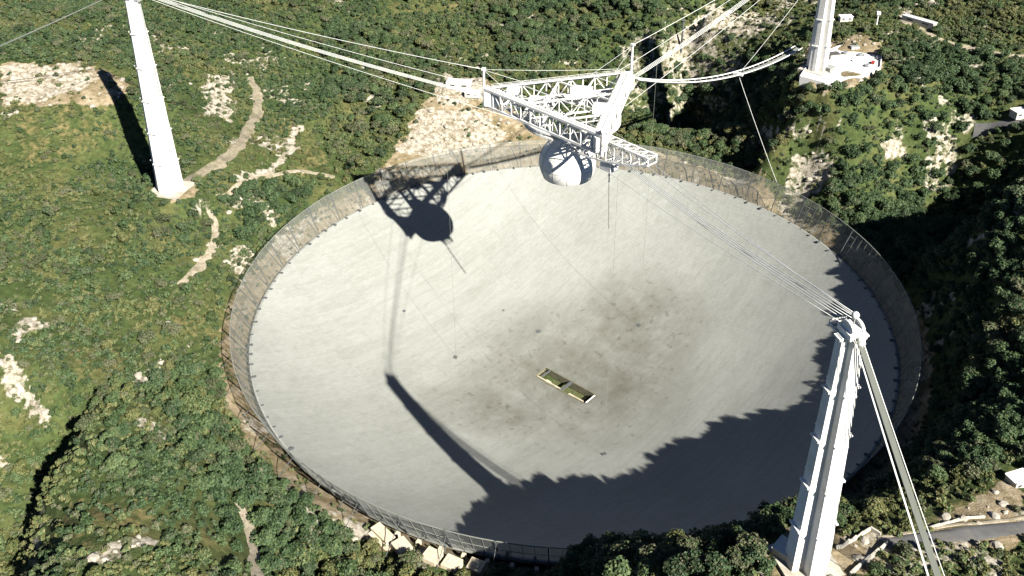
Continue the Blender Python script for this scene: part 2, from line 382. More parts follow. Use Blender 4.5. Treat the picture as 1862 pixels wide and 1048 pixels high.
def ground_z(x, y):
    x = np.atleast_1d(np.asarray(x, float)); y = np.atleast_1d(np.asarray(y, float))
    i = np.clip(np.searchsorted(GX, x)-1, 0, len(GX)-2); j = np.clip(np.searchsorted(GY, y)-1, 0, len(GY)-2)
    fx = (x-GX[i])/(GX[i+1]-GX[i]); fy = (y-GY[j])/(GY[j+1]-GY[j])
    return (MZ[j, i]*(1-fx)+MZ[j, i+1]*fx)*(1-fy) + (MZ[j+1, i]*(1-fx)+MZ[j+1, i+1]*fx)*fy
def gz(x, y): return float(ground_z(x, y)[0])
def on_ground(px, py):
    d = pix_ray(px, py); t = np.arange(150, 1500, 1.0); P = CAM[None]+d[None]*t[:, None]
    below = P[:, 2] < ground_z(P[:, 0], P[:, 1]); i = int(np.argmax(below))
    return P[i]

# cover of the ground, from outlines seen in the photograph (each has its own place on the hills)
def line_band(px, py, pts, w):
    pts = np.array(pts, float); best = np.full(np.shape(px), 1e9)
    for a, b in zip(pts[:-1], pts[1:]):
        ab = b-a; t = np.clip(((px-a[0])*ab[0]+(py-a[1])*ab[1])/(ab@ab), 0, 1)
        best = np.minimum(best, np.hypot(px-a[0]-t*ab[0], py-a[1]-t*ab[1]))
    return best < w
ROCK = [[(770, 200), (860, 200), (930, 245), (880, 280), (760, 290), (720, 280)], [(1388, 234), (1480, 224), (1600, 216), (1480, 240), (1405, 258)], [(0, 120), (150, 120), (190, 135), (140, 168), (60, 188), (0, 195)], [(425, 318), (490, 315), (512, 275), (535, 235), (550, 240), (520, 295), (495, 332), (425, 335)],
        [(215, 712), (255, 675), (290, 650), (300, 662), (262, 705), (225, 716)], [(0, 640), (35, 648), (60, 690), (102, 755), (85, 778), (40, 735), (0, 700)], [(20, 592), (60, 570), (80, 600), (40, 622)],
        [(140, 1022), (200, 985), (280, 968), (292, 985), (180, 1036)], [(1180, 130), (1215, 80), (1300, 5), (1330, 20), (1290, 80), (1235, 130)],
        [(1440, 290), (1500, 265), (1525, 300), (1500, 350), (1440, 370)], [(790, 140), (880, 138), (890, 185), (800, 195)], [(1110, 255), (1200, 272), (1205, 290), (1115, 285)],
        [(405, 470), (440, 440), (468, 460), (440, 525), (425, 500)], [(1625, 30), (1660, 0), (1670, 40), (1650, 50)], [(1600, 255), (1645, 250), (1650, 285), (1610, 300)],
        [(370, 140), (430, 135), (420, 230), (370, 210)], [(620, 930), (700, 960), (650, 990), (600, 950)], [(1300, 20), (1420, 30), (1370, 70), (1310, 60)]]
SOIL = [[(800, 150), (890, 150), (1000, 255), (1060, 290), (960, 306), (830, 320), (660, 345), (700, 300), (760, 210), (785, 180)], [(0, 118), (178, 118), (235, 150), (215, 185), (150, 190), (60, 195), (0, 200)],
        [(1395, 1000), (1440, 955), (1520, 955), (1600, 962), (1615, 990), (1560, 1060), (1395, 1060)], [(1450, 150), (1470, 80), (1560, 60), (1615, 90), (1605, 135), (1545, 160)],
        [(1690, 950), (1862, 850), (1862, 1000), (1720, 1000)], [(640, 940), (900, 1010), (885, 1040), (760, 1024), (660, 988)], [(300, 330), (350, 320), (360, 350), (310, 365)],
        [(1100, 260), (1210, 275), (1330, 330), (1230, 310)]]
DRY = [[(520, 230), (590, 240), (605, 320), (530, 320)], [(160, 230), (215, 215), (225, 260), (180, 275)], [(60, 980), (130, 900), (260, 900), (300, 960), (180, 1048)], [(30, 200), (200, 180), (220, 250), (120, 300), (30, 300)],
       [(1680, 940), (1862, 840), (1862, 960)], [(120, 640), (220, 620), (240, 690), (130, 700)], [(300, 580), (420, 560), (430, 640), (330, 620)], [(700, 0), (850, 0), (840, 25), (700, 25)]]
TRACKS = {}
def masks(x, y, z, jitter=True):
    p = project(np.stack([x, y, z], 1)); px, py = p[:, 0], p[:, 1]
    if jitter:
        px = px + (fbm(x, y, 14, 31)-0.5)*26; py = py + (fbm(x, y, 14, 47)-0.5)*26
    rk = np.zeros(len(x)); so = np.zeros(len(x)); dr = np.zeros(len(x))
    for q in ROCK: rk[in_poly(px, py, q)] = 1
    for q in SOIL: so[in_poly(px, py, q)] = 1
    for q in DRY: dr[in_poly(px, py, q)] = 1
    r = np.hypot(x, y); so[(r > 140) & (r < 166)] = 1
    return rk, so, dr, px, py
vx, vy, vz = MX.ravel(), MY.ravel(), MZ.ravel()
rk, so, dr, _, _ = masks(vx, vy, vz)
sl = np.hypot(*np.gradient(MZ, GY, GX)[::-1]).ravel()
rk = np.maximum(rk*0.56, 0.42*sstep(1.3, 1.9, sl)*(vx < 120)*(np.hypot(vx, vy) > 170))
rk = np.maximum(rk, 0.50*(fbm(vx, vy, 22, 77) > 0.66))
me = bpy.data.meshes.new('ground'); nx, ny = len(GX), len(GY)
idx = np.arange(nx*ny).reshape(ny, nx)
quads = np.stack([idx[:-1, :-1], idx[:-1, 1:], idx[1:, 1:], idx[1:, :-1]], -1).reshape(-1, 4)
me.vertices.add(nx*ny); me.vertices.foreach_set('co', np.stack([vx, vy, vz], 1).ravel())
me.loops.add(quads.size); me.loops.foreach_set('vertex_index', quads.ravel())
me.polygons.add(len(quads)); me.polygons.foreach_set('loop_start', np.arange(0, quads.size, 4)); me.polygons.foreach_set('loop_total', np.full(len(quads), 4))
me.update(); me.validate()
me.polygons.foreach_set('use_smooth', [True]*len(me.polygons))
ca = me.color_attributes.new('cover', 'FLOAT_COLOR', 'POINT')
ca.data.foreach_set('color', np.stack([rk, so*0.8, dr*0.40, np.ones_like(rk)], 1).ravel())
me.materials.append(MATS['hill_ground'])
tag(put('ground', me), 'green karst hillsides and sinkhole around the dish', kind='structure')

# ------------------------------------------------------------------ roads and tracks
BARE = []       # (polyline xy, half width) kept clear of plants
def smooth_line(P, n=8):
    P = np.array(P, float); out = []
    Q = np.vstack([2*P[0]-P[1], P, 2*P[-1]-P[-2]])
    for i in range(1, len(Q)-2):
        for t in np.linspace(0, 1, n, endpoint=False):
            a, b, c, d = Q[i-1:i+3]
            out.append(0.5*((2*b)+(c-a)*t+(2*a-5*b+4*c-d)*t*t+(3*b-a-3*c+d)*t**3))
    out.append(P[-1]); return np.array(out)
def ribbon(name, pix, width, mat, label, lift=0.22, wob=0.5, verge=None):
    W = smooth_line([on_ground(*p)[:2] for p in pix])
    seg = np.concatenate([[0], np.cumsum(np.linalg.norm(np.diff(W, axis=0), axis=1))])
    s = np.arange(0, seg[-1], 1.5); W = np.stack([np.interp(s, seg, W[:, k]) for k in (0, 1)], 1)
    T = np.gradient(W, axis=0); T /= np.linalg.norm(T, axis=1)[:, None]; N = np.stack([-T[:, 1], T[:, 0]], 1)
    m = 7; P = []; F = []
    for i in range(len(W)):
        wl_ = width/2*(1+wob*(vnoise(s[i], 0, 7, 3)-0.5)*2); wr = width/2*(1+wob*(vnoise(s[i], 9, 7, 4)-0.5)*2)
        zc_ = gz(*W[i])
        for k in range(m):
            t = k/(m-1)*2-1; o = W[i]+N[i]*(t*(wl_ if t < 0 else wr)); zg = gz(*o)
            P.append((o[0], o[1], zg*0.6+zc_*0.4 + lift if abs(t) < 0.99 else zg-0.25))
            if abs(t) < 0.99 and P[-1][2] < zg+0.12: P[-1] = (o[0], o[1], zg+0.12)
    for i in range(len(W)-1):
        for k in range(m-1): F.append((i*m+k+1, i*m+k, (i+1)*m+k, (i+1)*m+k+1))
    o = MB().add(P, F).build(name, mat, smooth=True); tag(o, label, kind='structure')
    BARE.append((W, width/2*0.95)); return o
ribbon('dirt_track', [(325, 338), (365, 318), (405, 292), (440, 258), (464, 215), (470, 180), (452, 140)], 7.5, 'track_dirt', 'curved dirt track climbing from the tall tower')
ribbon('dirt_track', [(398, 362), (430, 342), (470, 325), (520, 314), (560, 314), (612, 326)], 3.6, 'track_pale', 'thin pale path running to the ground screen')
ribbon('dirt_track', [(378, 385), (392, 410), (388, 445), (368, 478), (345, 500), (328, 522)], 4.6, 'track_pale', 'winding footpath below the tall tower')
ribbon('dirt_track', [(425, 905), (445, 935), (455, 975), (468, 1060)], 4.2, 'track_pale', 'narrow dirt track below the bushy hill')
ribbon('road', [(1600, 992), (1640, 988), (1700, 980), (1780, 970), (1900, 958)], 7.0, 'asphalt', 'grey paved road leading to the road tower', wob=0.03)
ribbon('road', [(1640, 36), (1700, 68), (1760, 88), (1820, 98), (1900, 102)], 6.0, 'track_pale', 'pale road behind the concrete terrace', wob=0.1)
ribbon('road', [(1770, 240), (1800, 234), (1840, 226), (1900, 214)], 7.0, 'asphalt', 'short paved road by the white shed', wob=0.05)
ribbon('road_verge', [(1596, 980), (1640, 973), (1700, 962), (1780, 952), (1900, 940)], 1.5, 'track_pale', 'pale gravel edge along the paved road', wob=0.3)

# ------------------------------------------------------------------ the reflector dish
PL, PWd = 33.4, 8.6           # the opening at its bottom
ca_, sa_ = math.cos(PIT_A), math.sin(PIT_A)
def rect_pt(t):               # point on the opening's edge in direction t (dish frame)
    lx, ly = math.cos(t-PIT_A), math.sin(t-PIT_A)
    k = min((PL/2)/abs(lx) if abs(lx) > 1e-9 else 1e9, (PWd/2)/abs(ly) if abs(ly) > 1e-9 else 1e9)
    return k
dish = thing('reflector_dish', (0, 0, 0), 'huge round pale grey spherical dish set in the sinkhole', 'dish')
crn = sorted([(PIT_A+sx*math.atan2(PWd, PL)+o) % (2*PI) for sx in (1, -1) for o in (0, PI)])
ths = sorted(set([2*PI*k/360 for k in range(360)] + crn)); NT = len(ths); NRAD = 44
P = []; F = []
for i in range(NRAD+1):
    for t in ths:
        k0 = rect_pt(t); u = i/NRAD; r = k0 + (RR-k0)*u
        P.append((r*math.cos(t), r*math.sin(t), sph(r)))
for i in range(NRAD):
    for k in range(NT): F.append((i*NT+k, i*NT+(k+1) % NT, (i+1)*NT+(k+1) % NT, (i+1)*NT+k))
MB().add(P, F).build('reflector_surface', 'reflector_panels', dish, True)
rb = MB(); rb.lathe([(RR+0.05, ZR-1.6), (RR+0.05, ZR+0.1), (RR+0.9, ZR+0.1), (RR+0.9, ZR-1.6), (RR+0.05, ZR-1.6)], 216); rb.build('rim_beam', 'grey_steel', dish)
bk = MB()
bk.box((0, 0, 0), (2.2, 1.1, 0.5)).beam((0.6, 0, 0.2), (2.6, 0, -3.0), 0.3)
bme = bk.mesh('rim_bracket', 'dark_steel')
for k in range(108):
    a = 2*PI*k/108 + 0.012*math.sin(k*7.3); o = put('rim_bracket', bme, dish); rr = RR+0.2+random.uniform(-0.8, 0.4)
    o.location = (rr*math.cos(a), rr*math.sin(a), ZR+0.25); o.rotation_euler = (0, 0, a); s_ = random.uniform(0.5, 1.25); o.scale = (s_, s_, s_)
# patched or lifted spots on the panels
pm = MB().box((0, 0, 0), (2.4, 2.0, 0.25)).mesh('access_hatch', 'dark_steel')
for px, py, sc in ((828, 650, 1.0), (1162, 592, 0.9), (1098, 826, 1.0), (979, 603, 1.1), (735, 566, 0.7), (915, 565, 0.5)):
    d = pix_ray(px, py); oc = CAM-np.array([0, 0, RS]); b_ = oc@d; t = -b_+math.sqrt(b_*b_-(oc@oc-RS*RS)); p = CAM+d*t
    o = put('access_hatch', pm, dish); o.location = (p[0], p[1], p[2]+0.12); o.scale = (sc, sc, 1)
    nrm = Vector((-p[0], -p[1], RS-p[2])); o.rotation_euler = nrm.to_track_quat('Z', 'Y').to_euler()

# feed pit in the opening
pit = thing('feed_pit', (0, 0, -4.4), 'long rectangular pit with green floor opened in the dish bottom', 'pit', rz=PIT_A)
MB().box((0, 0, 0.0), (PL+1, PWd+1, 0.3)).build('pit_floor', 'pit_soil', pit)
z0 = 2.7
for nm, c, sz in (('pit_wall', (0, PWd/2+0.35, z0), (PL+1.4, 0.5, 4.4)), ('pit_wall', (0, -PWd/2-0.35, z0), (PL+1.4, 0.5, 4.4)), ('pit_wall', (PL/2+0.35, 0, z0), (0.5, PWd+0.2, 4.4)), ('pit_wall', (-PL/2-0.35, 0, z0), (0.5, PWd+0.2, 4.4))):
    MB().box(c, sz).build(nm, 'pit_wall', pit)
for nm, c, sz, mt in (('kerb', (-8, -PWd/2+0.5, 4.9), (15, 0.6, 0.35), 'anchor_concrete'), ('kerb', (10, -PWd/2+0.5, 4.9), (9, 0.6, 0.35), 'anchor_concrete'), ('kerb', (PL/2-0.6, 0, 4.95), (0.6, PWd-1, 0.3), 'roof_white'),
                      ('walkway', (0.5, 0, 4.6), (1.6, PWd, 0.4), 'dark_steel'), ('walkway', (-13.8, 0, 4.6), (0.9, PWd, 0.4), 'dark_steel'), ('equipment_box', (-10.5, -1.5, 1.4), (3, 2, 2.4), 'anchor_concrete'), ('equipment_box', (-4.8, -2.2, 1.2), (2.4, 1.8, 2.0), 'roof_white'), ('equipment_box', (4.6, -2.0, 1.2), (2.8, 1.8, 1.8), 'anchor_concrete')):
    MB().box(c, sz).build(nm, mt, pit)

# ------------------------------------------------------------------ ground screen: 54 tall mesh panels leaning out round the rim
gs = thing('ground_screen', (0, 0, 0), 'ring of tall wire mesh panels leaning outward around the dish rim', 'fence')
NP = 54; da = 2*PI/NP; RI = RR+1.1; ZI = ZR-0.2
def cone(t, a, off=0.0):
    r = RI+(R_OUT-RI)*t; return np.array([(r+off)*math.cos(a), (r+off)*math.sin(a), ZI+(Z_OUT-ZI)*t])
pb = MB(); rows = 3; cols = 4; g = 0.0025
for i in range(rows+1):
    for k in range(cols+1): pb.v.append(tuple(cone(i/rows, g+(da-2*g)*k/cols)))
for i in range(rows):
    for k in range(cols): a = i*(cols+1)+k; pb.f.append((a, a+1, a+cols+2, a+cols+1))
pme = pb.mesh('screen_panel', 'wire_mesh')
fb = MB()
for t in (0.0, 0.5, 1.0):
    for k in range(cols): fb.beam(cone(t, g+(da-2*g)*k/cols, 0.1), cone(t, g+(da-2*g)*(k+1)/cols, 0.1), 0.16 if t < 1 else 0.26)
for k in (1, 2, 3): fb.beam(cone(0, g+(da-2*g)*k/cols, 0.15), cone(1, g+(da-2*g)*k/cols, 0.15), 0.14)
fme = fb.mesh('frame', 'backstay_steel')
pob = MB(); pob.beam(cone(0, 0, 0.35), cone(1, 0, 0.35), 0.5); pob.beam(cone(0.75, 0, 0.3), (171*1.0, 0, 50.5), 0.22)
pome = pob.mesh('screen_post', 'dark_steel')
for k in range(NP):
    a = k*da + math.radians(1.7)
    if k in (0,): pass
    p_ = put('screen_panel', pme, gs); p_.rotation_euler = (0, 0, a); put('frame', fme, p_)
    o = put('screen_post', pome, gs); o.rotation_euler = (0, 0, a)

# ------------------------------------------------------------------ the three towers
TOWN = ['tallest white concrete tower, rising beside the curved dirt track', 'white concrete tower standing on the walled concrete terrace', 'white concrete tower with the broad band of backstay cables, beside paved road']
def cross_tier(mb, w0, w1, t0, t1, z0, z1):
    def ring(w, t, z): h = w/2; k = t/2; return [(h, -k, z), (h, k, z), (k, k, z), (k, h, z), (-k, h, z), (-k, k, z), (-h, k, z), (-h, -k, z), (-k, -k, z), (-k, -h, z), (k, -h, z), (k, -k, z)]
    P = ring(w0, t0, z0)+ring(w1, t1, z1)
    mb.add(P, [(i, (i+1) % 12, 12+(i+1) % 12, 12+i) for i in range(12)] + [tuple(range(11, -1, -1)), tuple(range(12, 24))])
def tower(i, span0, span1, ntier):
    base = pol(RT, AZ[i], ZB[i]); h = ZT-ZB[i]-2.5
    t = thing('support_tower', base, TOWN[i], 'tower', 'three towers holding the platform', AZ[i])
    MB().box((0, 0, -0.6), (span0+4.5, span0+4.5, 3.4)).build('plinth', 'plinth_concrete', t)
    z = 1.1; hs = (h-1.1)/ntier
    for k in range(ntier):
        w0 = span0+(span1-span0)*k/ntier; w1 = span0+(span1-span0)*(k+0.72)/ntier
        mb = MB(); cross_tier(mb, w0, w1, w0*0.40, w1*0.40, z, z+hs-0.004); mb.build('shaft_tier', 'white_concrete', t)
        for q in range(4):
            lm = MB(); a = q*PI/2; lm.box(((w1/2+0.25)*math.cos(a), (w1/2+0.25)*math.sin(a), z+hs-0.5), (0.9, w1*0.44, 0.5) if q % 2 == 0 else (w1*0.44, 0.9, 0.5)); lm.build('ledge', 'white_concrete', t)
        z += hs
    MB().box((0, 0, h+0.75), (span1*0.95, span1*0.75, 1.5)).box((0, 0, h+2.0), (span1*0.7, span1*0.55, 1.1)).build('tower_head', 'white_steel', t)
    for s in (-1, 1):
        sb = MB()
        for k in range(9):
            a0 = PI*k/9; a1 = PI*(k+1)/9
            sb.beam((2.2*math.cos(a0), s*1.3, h+1.9+1.5*math.sin(a0)), (2.2*math.cos(a1), s*1.3, h+1.9+1.5*math.sin(a1)), 0.7)
        sb.build('cable_saddle', 'white_steel', t)
    fr = MB(); L0, L1 = span1*0.45, span1*0.45+3.4; zz = h-1.0
    for p, q in (((-L0, -2.2), (-L1, -2.2)), ((-L1, -2.2), (-L1, 2.2)), ((-L1, 2.2), (-L0, 2.2)), ((-L0-1.5, -2.2), (-L0-1.5, 2.2))): fr.beam((*p, zz), (*q, zz), 0.4)
    for p in ((-L1, -2.2), (-L1, 2.2), (-L1, 0)): fr.beam((*p, zz), (*p, zz+1.1), 0.18)
    fr.beam((-L1, -2.2, zz+1.1), (-L1, 2.2, zz+1.1), 0.18)
    fr.build('service_gantry', 'white_steel', t)
    ld_ = MB(); rr = span0/2
    dx = 0.35; az_ = 0.0
    for s in (-0.3, 0.3): ld_.beam((-span0/2*0.98-0.2, s, 1.2), (-span1/2-0.9, s, h-1), 0.1)
    for k in range(int(h/2.2)):
        f = k*2.2/h; x = (-span0/2*0.98-0.2)*(1-f)+(-span1/2-0.9)*f; ld_.beam((x, -0.3, 1.3+f*(h-2.4)), (x, 0.3, 1.3+f*(h-2.4)), 0.08)
    ld_.build('ladder', 'grey_steel', t)
    MB().beam((0, 0, h+2.4), (0, 0, h+4.8), 0.35, 8).build('beacon_mast', 'grey_steel', t)
    MB().lathe([(0.02, -0.95), (0.5, -0.8), (0.85, -0.4), (0.95, 0), (0.85, 0.4), (0.5, 0.8), (0.02, 0.95)], 12, (0, 0, h+5.3)).build('beacon_ball', 'white_steel', t, True)
    return t
tower(0, 13.2, 6.2, 6); tower(1, 11.2, 6.0, 5); tower(2, 11.2, 6.0, 5)

# ------------------------------------------------------------------ hanging triangular platform
ZTOP, ZBOT = 161.6, 153.6
plat = thing('antenna_platform', (0, 0, ZBOT), 'white triangular steel truss platform hanging on cables above the dish', 'platform')
cn = [pol(RC, a, 0) for a in AZ]
def truss(parent, A, B, n, name, chord, brace, z0, z1):
    A = np.array(A, float); B = np.array(B, float); A[2] = B[2] = 0
    up = np.array([0, 0, z1-ZBOT]); dn = np.array([0, 0, z0-ZBOT])
    m = MB(); m.beam(A+up, B+up, chord); m.beam(A+dn, B+dn, chord)
    o = m.build(name, 'white_steel', parent)
    d = MB(); vm = MB().beam(dn, up, brace).mesh('upright', 'white_steel')
    for k in range(n+1): put('upright', vm, o, tuple(A+(B-A)*k/n))
    for k in range(n):
        p = A+(B-A)*k/n; q_ = A+(B-A)*(k+1)/n
        if k % 2: d.beam(p+up, q_+dn, brace*0.9)
        else: d.beam(p+dn, q_+up, brace*0.9)
    d.build('diagonal', 'white_steel', o)
    return o
for a, b in ((0, 1), (1, 2), (2, 0)): truss(plat, cn[a], cn[b], 12, 'side_truss', 1.05, 0.5, ZBOT, ZTOP)
for a, b, c in ((0, 1, 2), (1, 2, 0), (2, 0, 1)):
    for f in ((0.33, 0.66) if a == 0 else (0.5,)):
        A = cn[a]*(1-f)+cn[c]*f; B = cn[b]*(1-f)+cn[c]*f
        truss(plat, A, B, max(3, int(12*(1-f))), 'inner_truss', 0.7, 0.36, ZBOT+0.4, ZTOP-0.5)
# plan bracing in the top and bottom planes
for zz, nm in ((ZTOP-0.2, 'top_brace'),):
    N_ = 8; o3 = np.array([0, 0, zz-ZBOT])
    for a, b, c in ((0, 1, 2), (1, 2, 0), (2, 0, 1)):
        for k in range(1, N_):
            if k not in (2, 6): continue
            f = k/N_; MB().beam(cn[a]*(1-f)+cn[c]*f+o3, cn[b]*(1-f)+cn[c]*f+o3, 0.32).build(nm, 'white_steel', plat)
# decking and walkways along the sides
for a, b, off, w in ((1, 2, 1.8, 3.4), (0, 1, 1.2, 1.6), (2, 0, 1.2, 1.6)):
    d = cn[b]-cn[a]; l = np.linalg.norm(d); rz = math.atan2(d[1], d[0]); mid = (cn[a]+cn[b])/2; nrm = -mid/np.linalg.norm(mid)
    c = mid+nrm*off; MB().box((c[0], c[1], ZTOP-ZBOT+0.75), (l*0.9, w, 0.25), rz).build('walkway', 'white_steel', plat)
    m = MB()
    for s in (-1, 1):
        for k in range(15):
            p = c + d/l*(k/14-0.5)*l*0.9 + nrm*s*w*0.48; m.beam((p[0], p[1], 8.8), (p[0], p[1], 9.9), 0.1)
        p0 = c-d*0.45+nrm*s*w*0.48; p1 = c+d*0.45+nrm*s*w*0.48; m.beam((p0[0], p0[1], 9.9), (p1[0], p1[1], 9.9), 0.12)
    m.build('handrail', 'white_steel', plat)
for i in range(3):
    p = cn[i]
    MB().beam((p[0], p[1], -1), (p[0], p[1], 17.0 if i == 0 else (21.0 if i == 1 else 10)), 1.5, 8, 1.0).build('corner_mast', 'white_steel', plat)
    MB().box((p[0], p[1], 17.4 if i == 0 else (21.4 if i == 1 else 10.3)), (1.7, 1.7, 0.9), AZ[i]).build('mast_cap', 'white_steel', plat)
    q_ = p*0.9; MB().box((q_[0], q_[1], 3.8), (7.0, 5.0, 6.4), AZ[i]).build('corner_block', 'white_steel', plat)
rg = MB(); RG = 20.0
for zz in (-2.6, -0.8):
    for k in range(48):
        a0 = 2*PI*k/48; a1 = 2*PI*(k+1)/48
        for rr in (RG-1.2, RG+1.2): rg.beam(pol(rr, a0, zz), pol(rr, a1, zz), 0.8)
for k in range(48): a0 = 2*PI*k/48; rg.beam(pol(RG-1.2, a0, -0.8), pol(RG+1.2, a0+0.06, -0.8), 0.4); rg.beam(pol(RG, a0, -2.6), pol(RG, a0+0.13, -0.8), 0.4)
rg.build('ring_track', 'white_steel', plat)
for k, (x, y, sx, sy, sz) in enumerate(((4, 4, 9, 6, 3.2), (-16, 8, 6, 4, 2.8), (12, -14, 6, 5, 3.4), (14, 12, 5, 4, 3.0), (-26, 5, 5, 4, 2.6), (6, -26, 5, 4, 3))):
    MB().box((x, y, 0.6+sz/2+ (7.0 if k % 2 == 0 else 1.0)), (sx, sy, sz), AZ[0]).build('equipment_house', 'white_steel', plat)

# rotating bow-shaped arm under the platform
AD_ = np.array([0.72, -0.694, 0]); AN_ = np.array([0.694, 0.72, 0])
arm = thing('azimuth_arm', (0, 0, 149.6), 'long white bow shaped truss arm slung under the triangular platform', 'truss arm')
RA = 127.2
def armz(u): return RS-math.sqrt(RA*RA-u*u)-149.6
top = MB(); bot = MB(); br_ = MB(); NA = 20; HL = 46.5
for s in (-2.6, 2.6):
    for k in range(NA):
        u0 = -HL+2*HL*k/NA; u1 = -HL+2*HL*(k+1)/NA
        a0, a1 = AD_*u0+AN_*s, AD_*u1+AN_*s
        top.beam(a0, a1, 0.7); b0 = a0+np.array([0, 0, armz(u0)]); b1 = a1+np.array([0, 0, armz(u1)]); bot.beam(b0, b1, 0.8)
        br_.beam(a0, b0, 0.38); br_.beam(a0 if k % 2 else b0, b1 if k % 2 else a1, 0.34)
    e = AD_*HL+AN_*s; br_.beam(e, e+np.array([0, 0, armz(HL)]), 0.4)
for k in range(NA+1):
    u = -HL+2*HL*k/NA; top.beam(AD_*u-AN_*2.6, AD_*u+AN_*2.6, 0.4); z = np.array([0, 0, armz(u)]); bot.beam(AD_*u-AN_*2.6+z, AD_*u+AN_*2.6+z, 0.4)
    if k < NA: u1 = -HL+2*HL*(k+1)/NA; top.beam(AD_*u-AN_*2.6, AD_*u1+AN_*2.6, 0.3)
top.build('top_chord', 'white_steel', arm); bot.build('curved_track', 'white_steel', arm); br_.build('bracing', 'white_steel', arm)
hb = MB()
for a in (0.4, 2.0, 3.5, 5.1): hb.beam(pol(RG, a, 1.4), pol(9, a, 0.0), 0.5)
hb.build('turntable_strut', 'white_steel', arm)

# Gregorian dome and line feed under the arm
DC = at_z(1032, 294, 127.5)
dome = thing('antenna_dome', DC, 'white rounded dome hanging under the platform above the dish', 'dome')
prof = []
for k in range(19):
    a = math.radians(-30+120*k/18); prof.append((max(0.02, 13.0*math.cos(a)), 13.0*math.sin(a)))
MB().lathe(prof, 48).build('dome_shell', 'roof_white', dome, True)
sm = MB()
for k in range(12):
    a = 2*PI*k/12; pts = [(r_*1.004*math.cos(a), r_*1.004*math.sin(a), z_*1.004) for r_, z_ in prof]; sm.tube(pts, 0.07, 4)
for j in (4, 8, 12, 15):
    r_, z_ = prof[j]; sm.tube([(r_*1.004*math.cos(2*PI*k/48), r_*1.004*math.sin(2*PI*k/48), z_*1.004) for k in range(49)], 0.06, 4)
sm.build('panel_seam', 'backstay_steel', dome)
MB().lathe([(11.35, -6.7), (11.35, -6.2), (10.4, -6.2), (10.4, -6.7), (11.35, -6.7)], 32).build('aperture_ring', 'grey_steel', dome)
hg = MB()
for sx in (-1, 1):
    for sy in (-1, 1): hg.beam(AD_*sx*4+AN_*sy*2.2+np.array([0, 0, 11.5]), AD_*sx*4+AN_*sy*2.5+np.array([0, 0, 130.2-DC[2]+0.4]) if 130.2-DC[2] > 12 else AD_*sx*4+AN_*sy*2.5+np.array([0, 0, 13.4]), 0.5)
hg.build('hanger', 'white_steel', dome)
LF0 = np.array([16.6, -16.0, 137.0]); LF1 = np.array([17.6, -17.5, 106.0])
lf = thing('line_feed', LF0, 'slender pole antenna pointing down below the platform arm beside the dome', 'antenna')
MB().box((0, 0, -0.2), (6, 5, 3.4), math.atan2(AD_[1], AD_[0])).build('carriage_house', 'white_steel', lf)
pts = [LF0*(1-t)+LF1*t-LF0 for t in np.linspace(0.05, 1, 12)]
MB().tube(pts, 0.24, 8).build('feed_pole', 'backstay_steel', lf)
m = MB()
for t in np.linspace(0.15, 0.95, 9): p = (LF1-LF0)*t; m.box(p, (0.8, 0.8, 0.2))
m.build('feed_disc', 'backstay_steel', lf)

# ------------------------------------------------------------------ cables
def cable(name, A, B, r, sag, mat, label, group, cat='cable', n=14):
    A = np.array(A, float); B = np.array(B, float)
    pts = [A+(B-A)*t-np.array([0, 0, 4*sag*t*(1-t)]) for t in np.linspace(0, 1, n)]
    o = MB().tube([p-A for p in pts], r, 6).build(name, mat, None, True, tuple(A)); return tag(o, label, cat, group)
TNM = ['tallest tower', 'terrace tower', 'road tower']
CNM = TNM
def side(a): return np.array([-math.sin(a), math.cos(a), 0.0])
for i in range(3):
    T = pol(RT-2, AZ[i], ZT+0.6); Cn = pol(RC+0.5, AZ[i], ZC+0.5); sd = side(AZ[i])
    for k, o in enumerate((-0.75, -0.25, 0.25, 0.75)):
        cable('main_cable', T+sd*o*2.0, Cn+sd*o*1.6, 0.105, 2.6, 'cable_steel', 'pale main cable in the bundle from the %s to the nearest platform corner' % TNM[i], 'main cables of the %s' % TNM[i])
    mt = pol(RC, AZ[i], ZBOT+(17.2, 21.2, 10.2)[i])
    cable('mast_cable', T+sd*1.8+np.array([0, 0, 0.6]), mt, 0.11, 1.6, 'cable_steel', 'thin cable from the %s to the platform corner mast' % TNM[i], None)
    for o in (-1, 1):
        e = pol(RC*0.62, AZ[i]+o*0.5, ZBOT+0.5)
        cable('auxiliary_cable', T+sd*o*2.4-np.array([0, 0, 0.5]), e, 0.09, 1.8, 'cable_steel', 'thin auxiliary cable from the %s to the platform side' % TNM[i], 'auxiliary cables of the %s' % TNM[i])
cable('mast_cable', pol(RC, AZ[0], ZBOT+17.2), pol(RC, AZ[1], ZBOT+21.0)*np.array([0.8, 0.8, 1])-np.array([0, 0, 9]), 0.07, 0.6, 'cable_steel', 'thin cable strung between the platform corner masts', None)
for i in (0, 1):
    for k, f in enumerate((0.12, 0.3)):
        b = cn[i]*(1-f)+cn[1-i]*f; cable('mast_stay', pol(RC, AZ[i], ZBOT+(17, 21)[i]), (b[0], b[1], ZTOP), 0.07, 0.05, 'cable_steel', 'short slanting stay from the corner mast facing the %s' % TNM[i], 'mast stays facing the %s' % TNM[i])
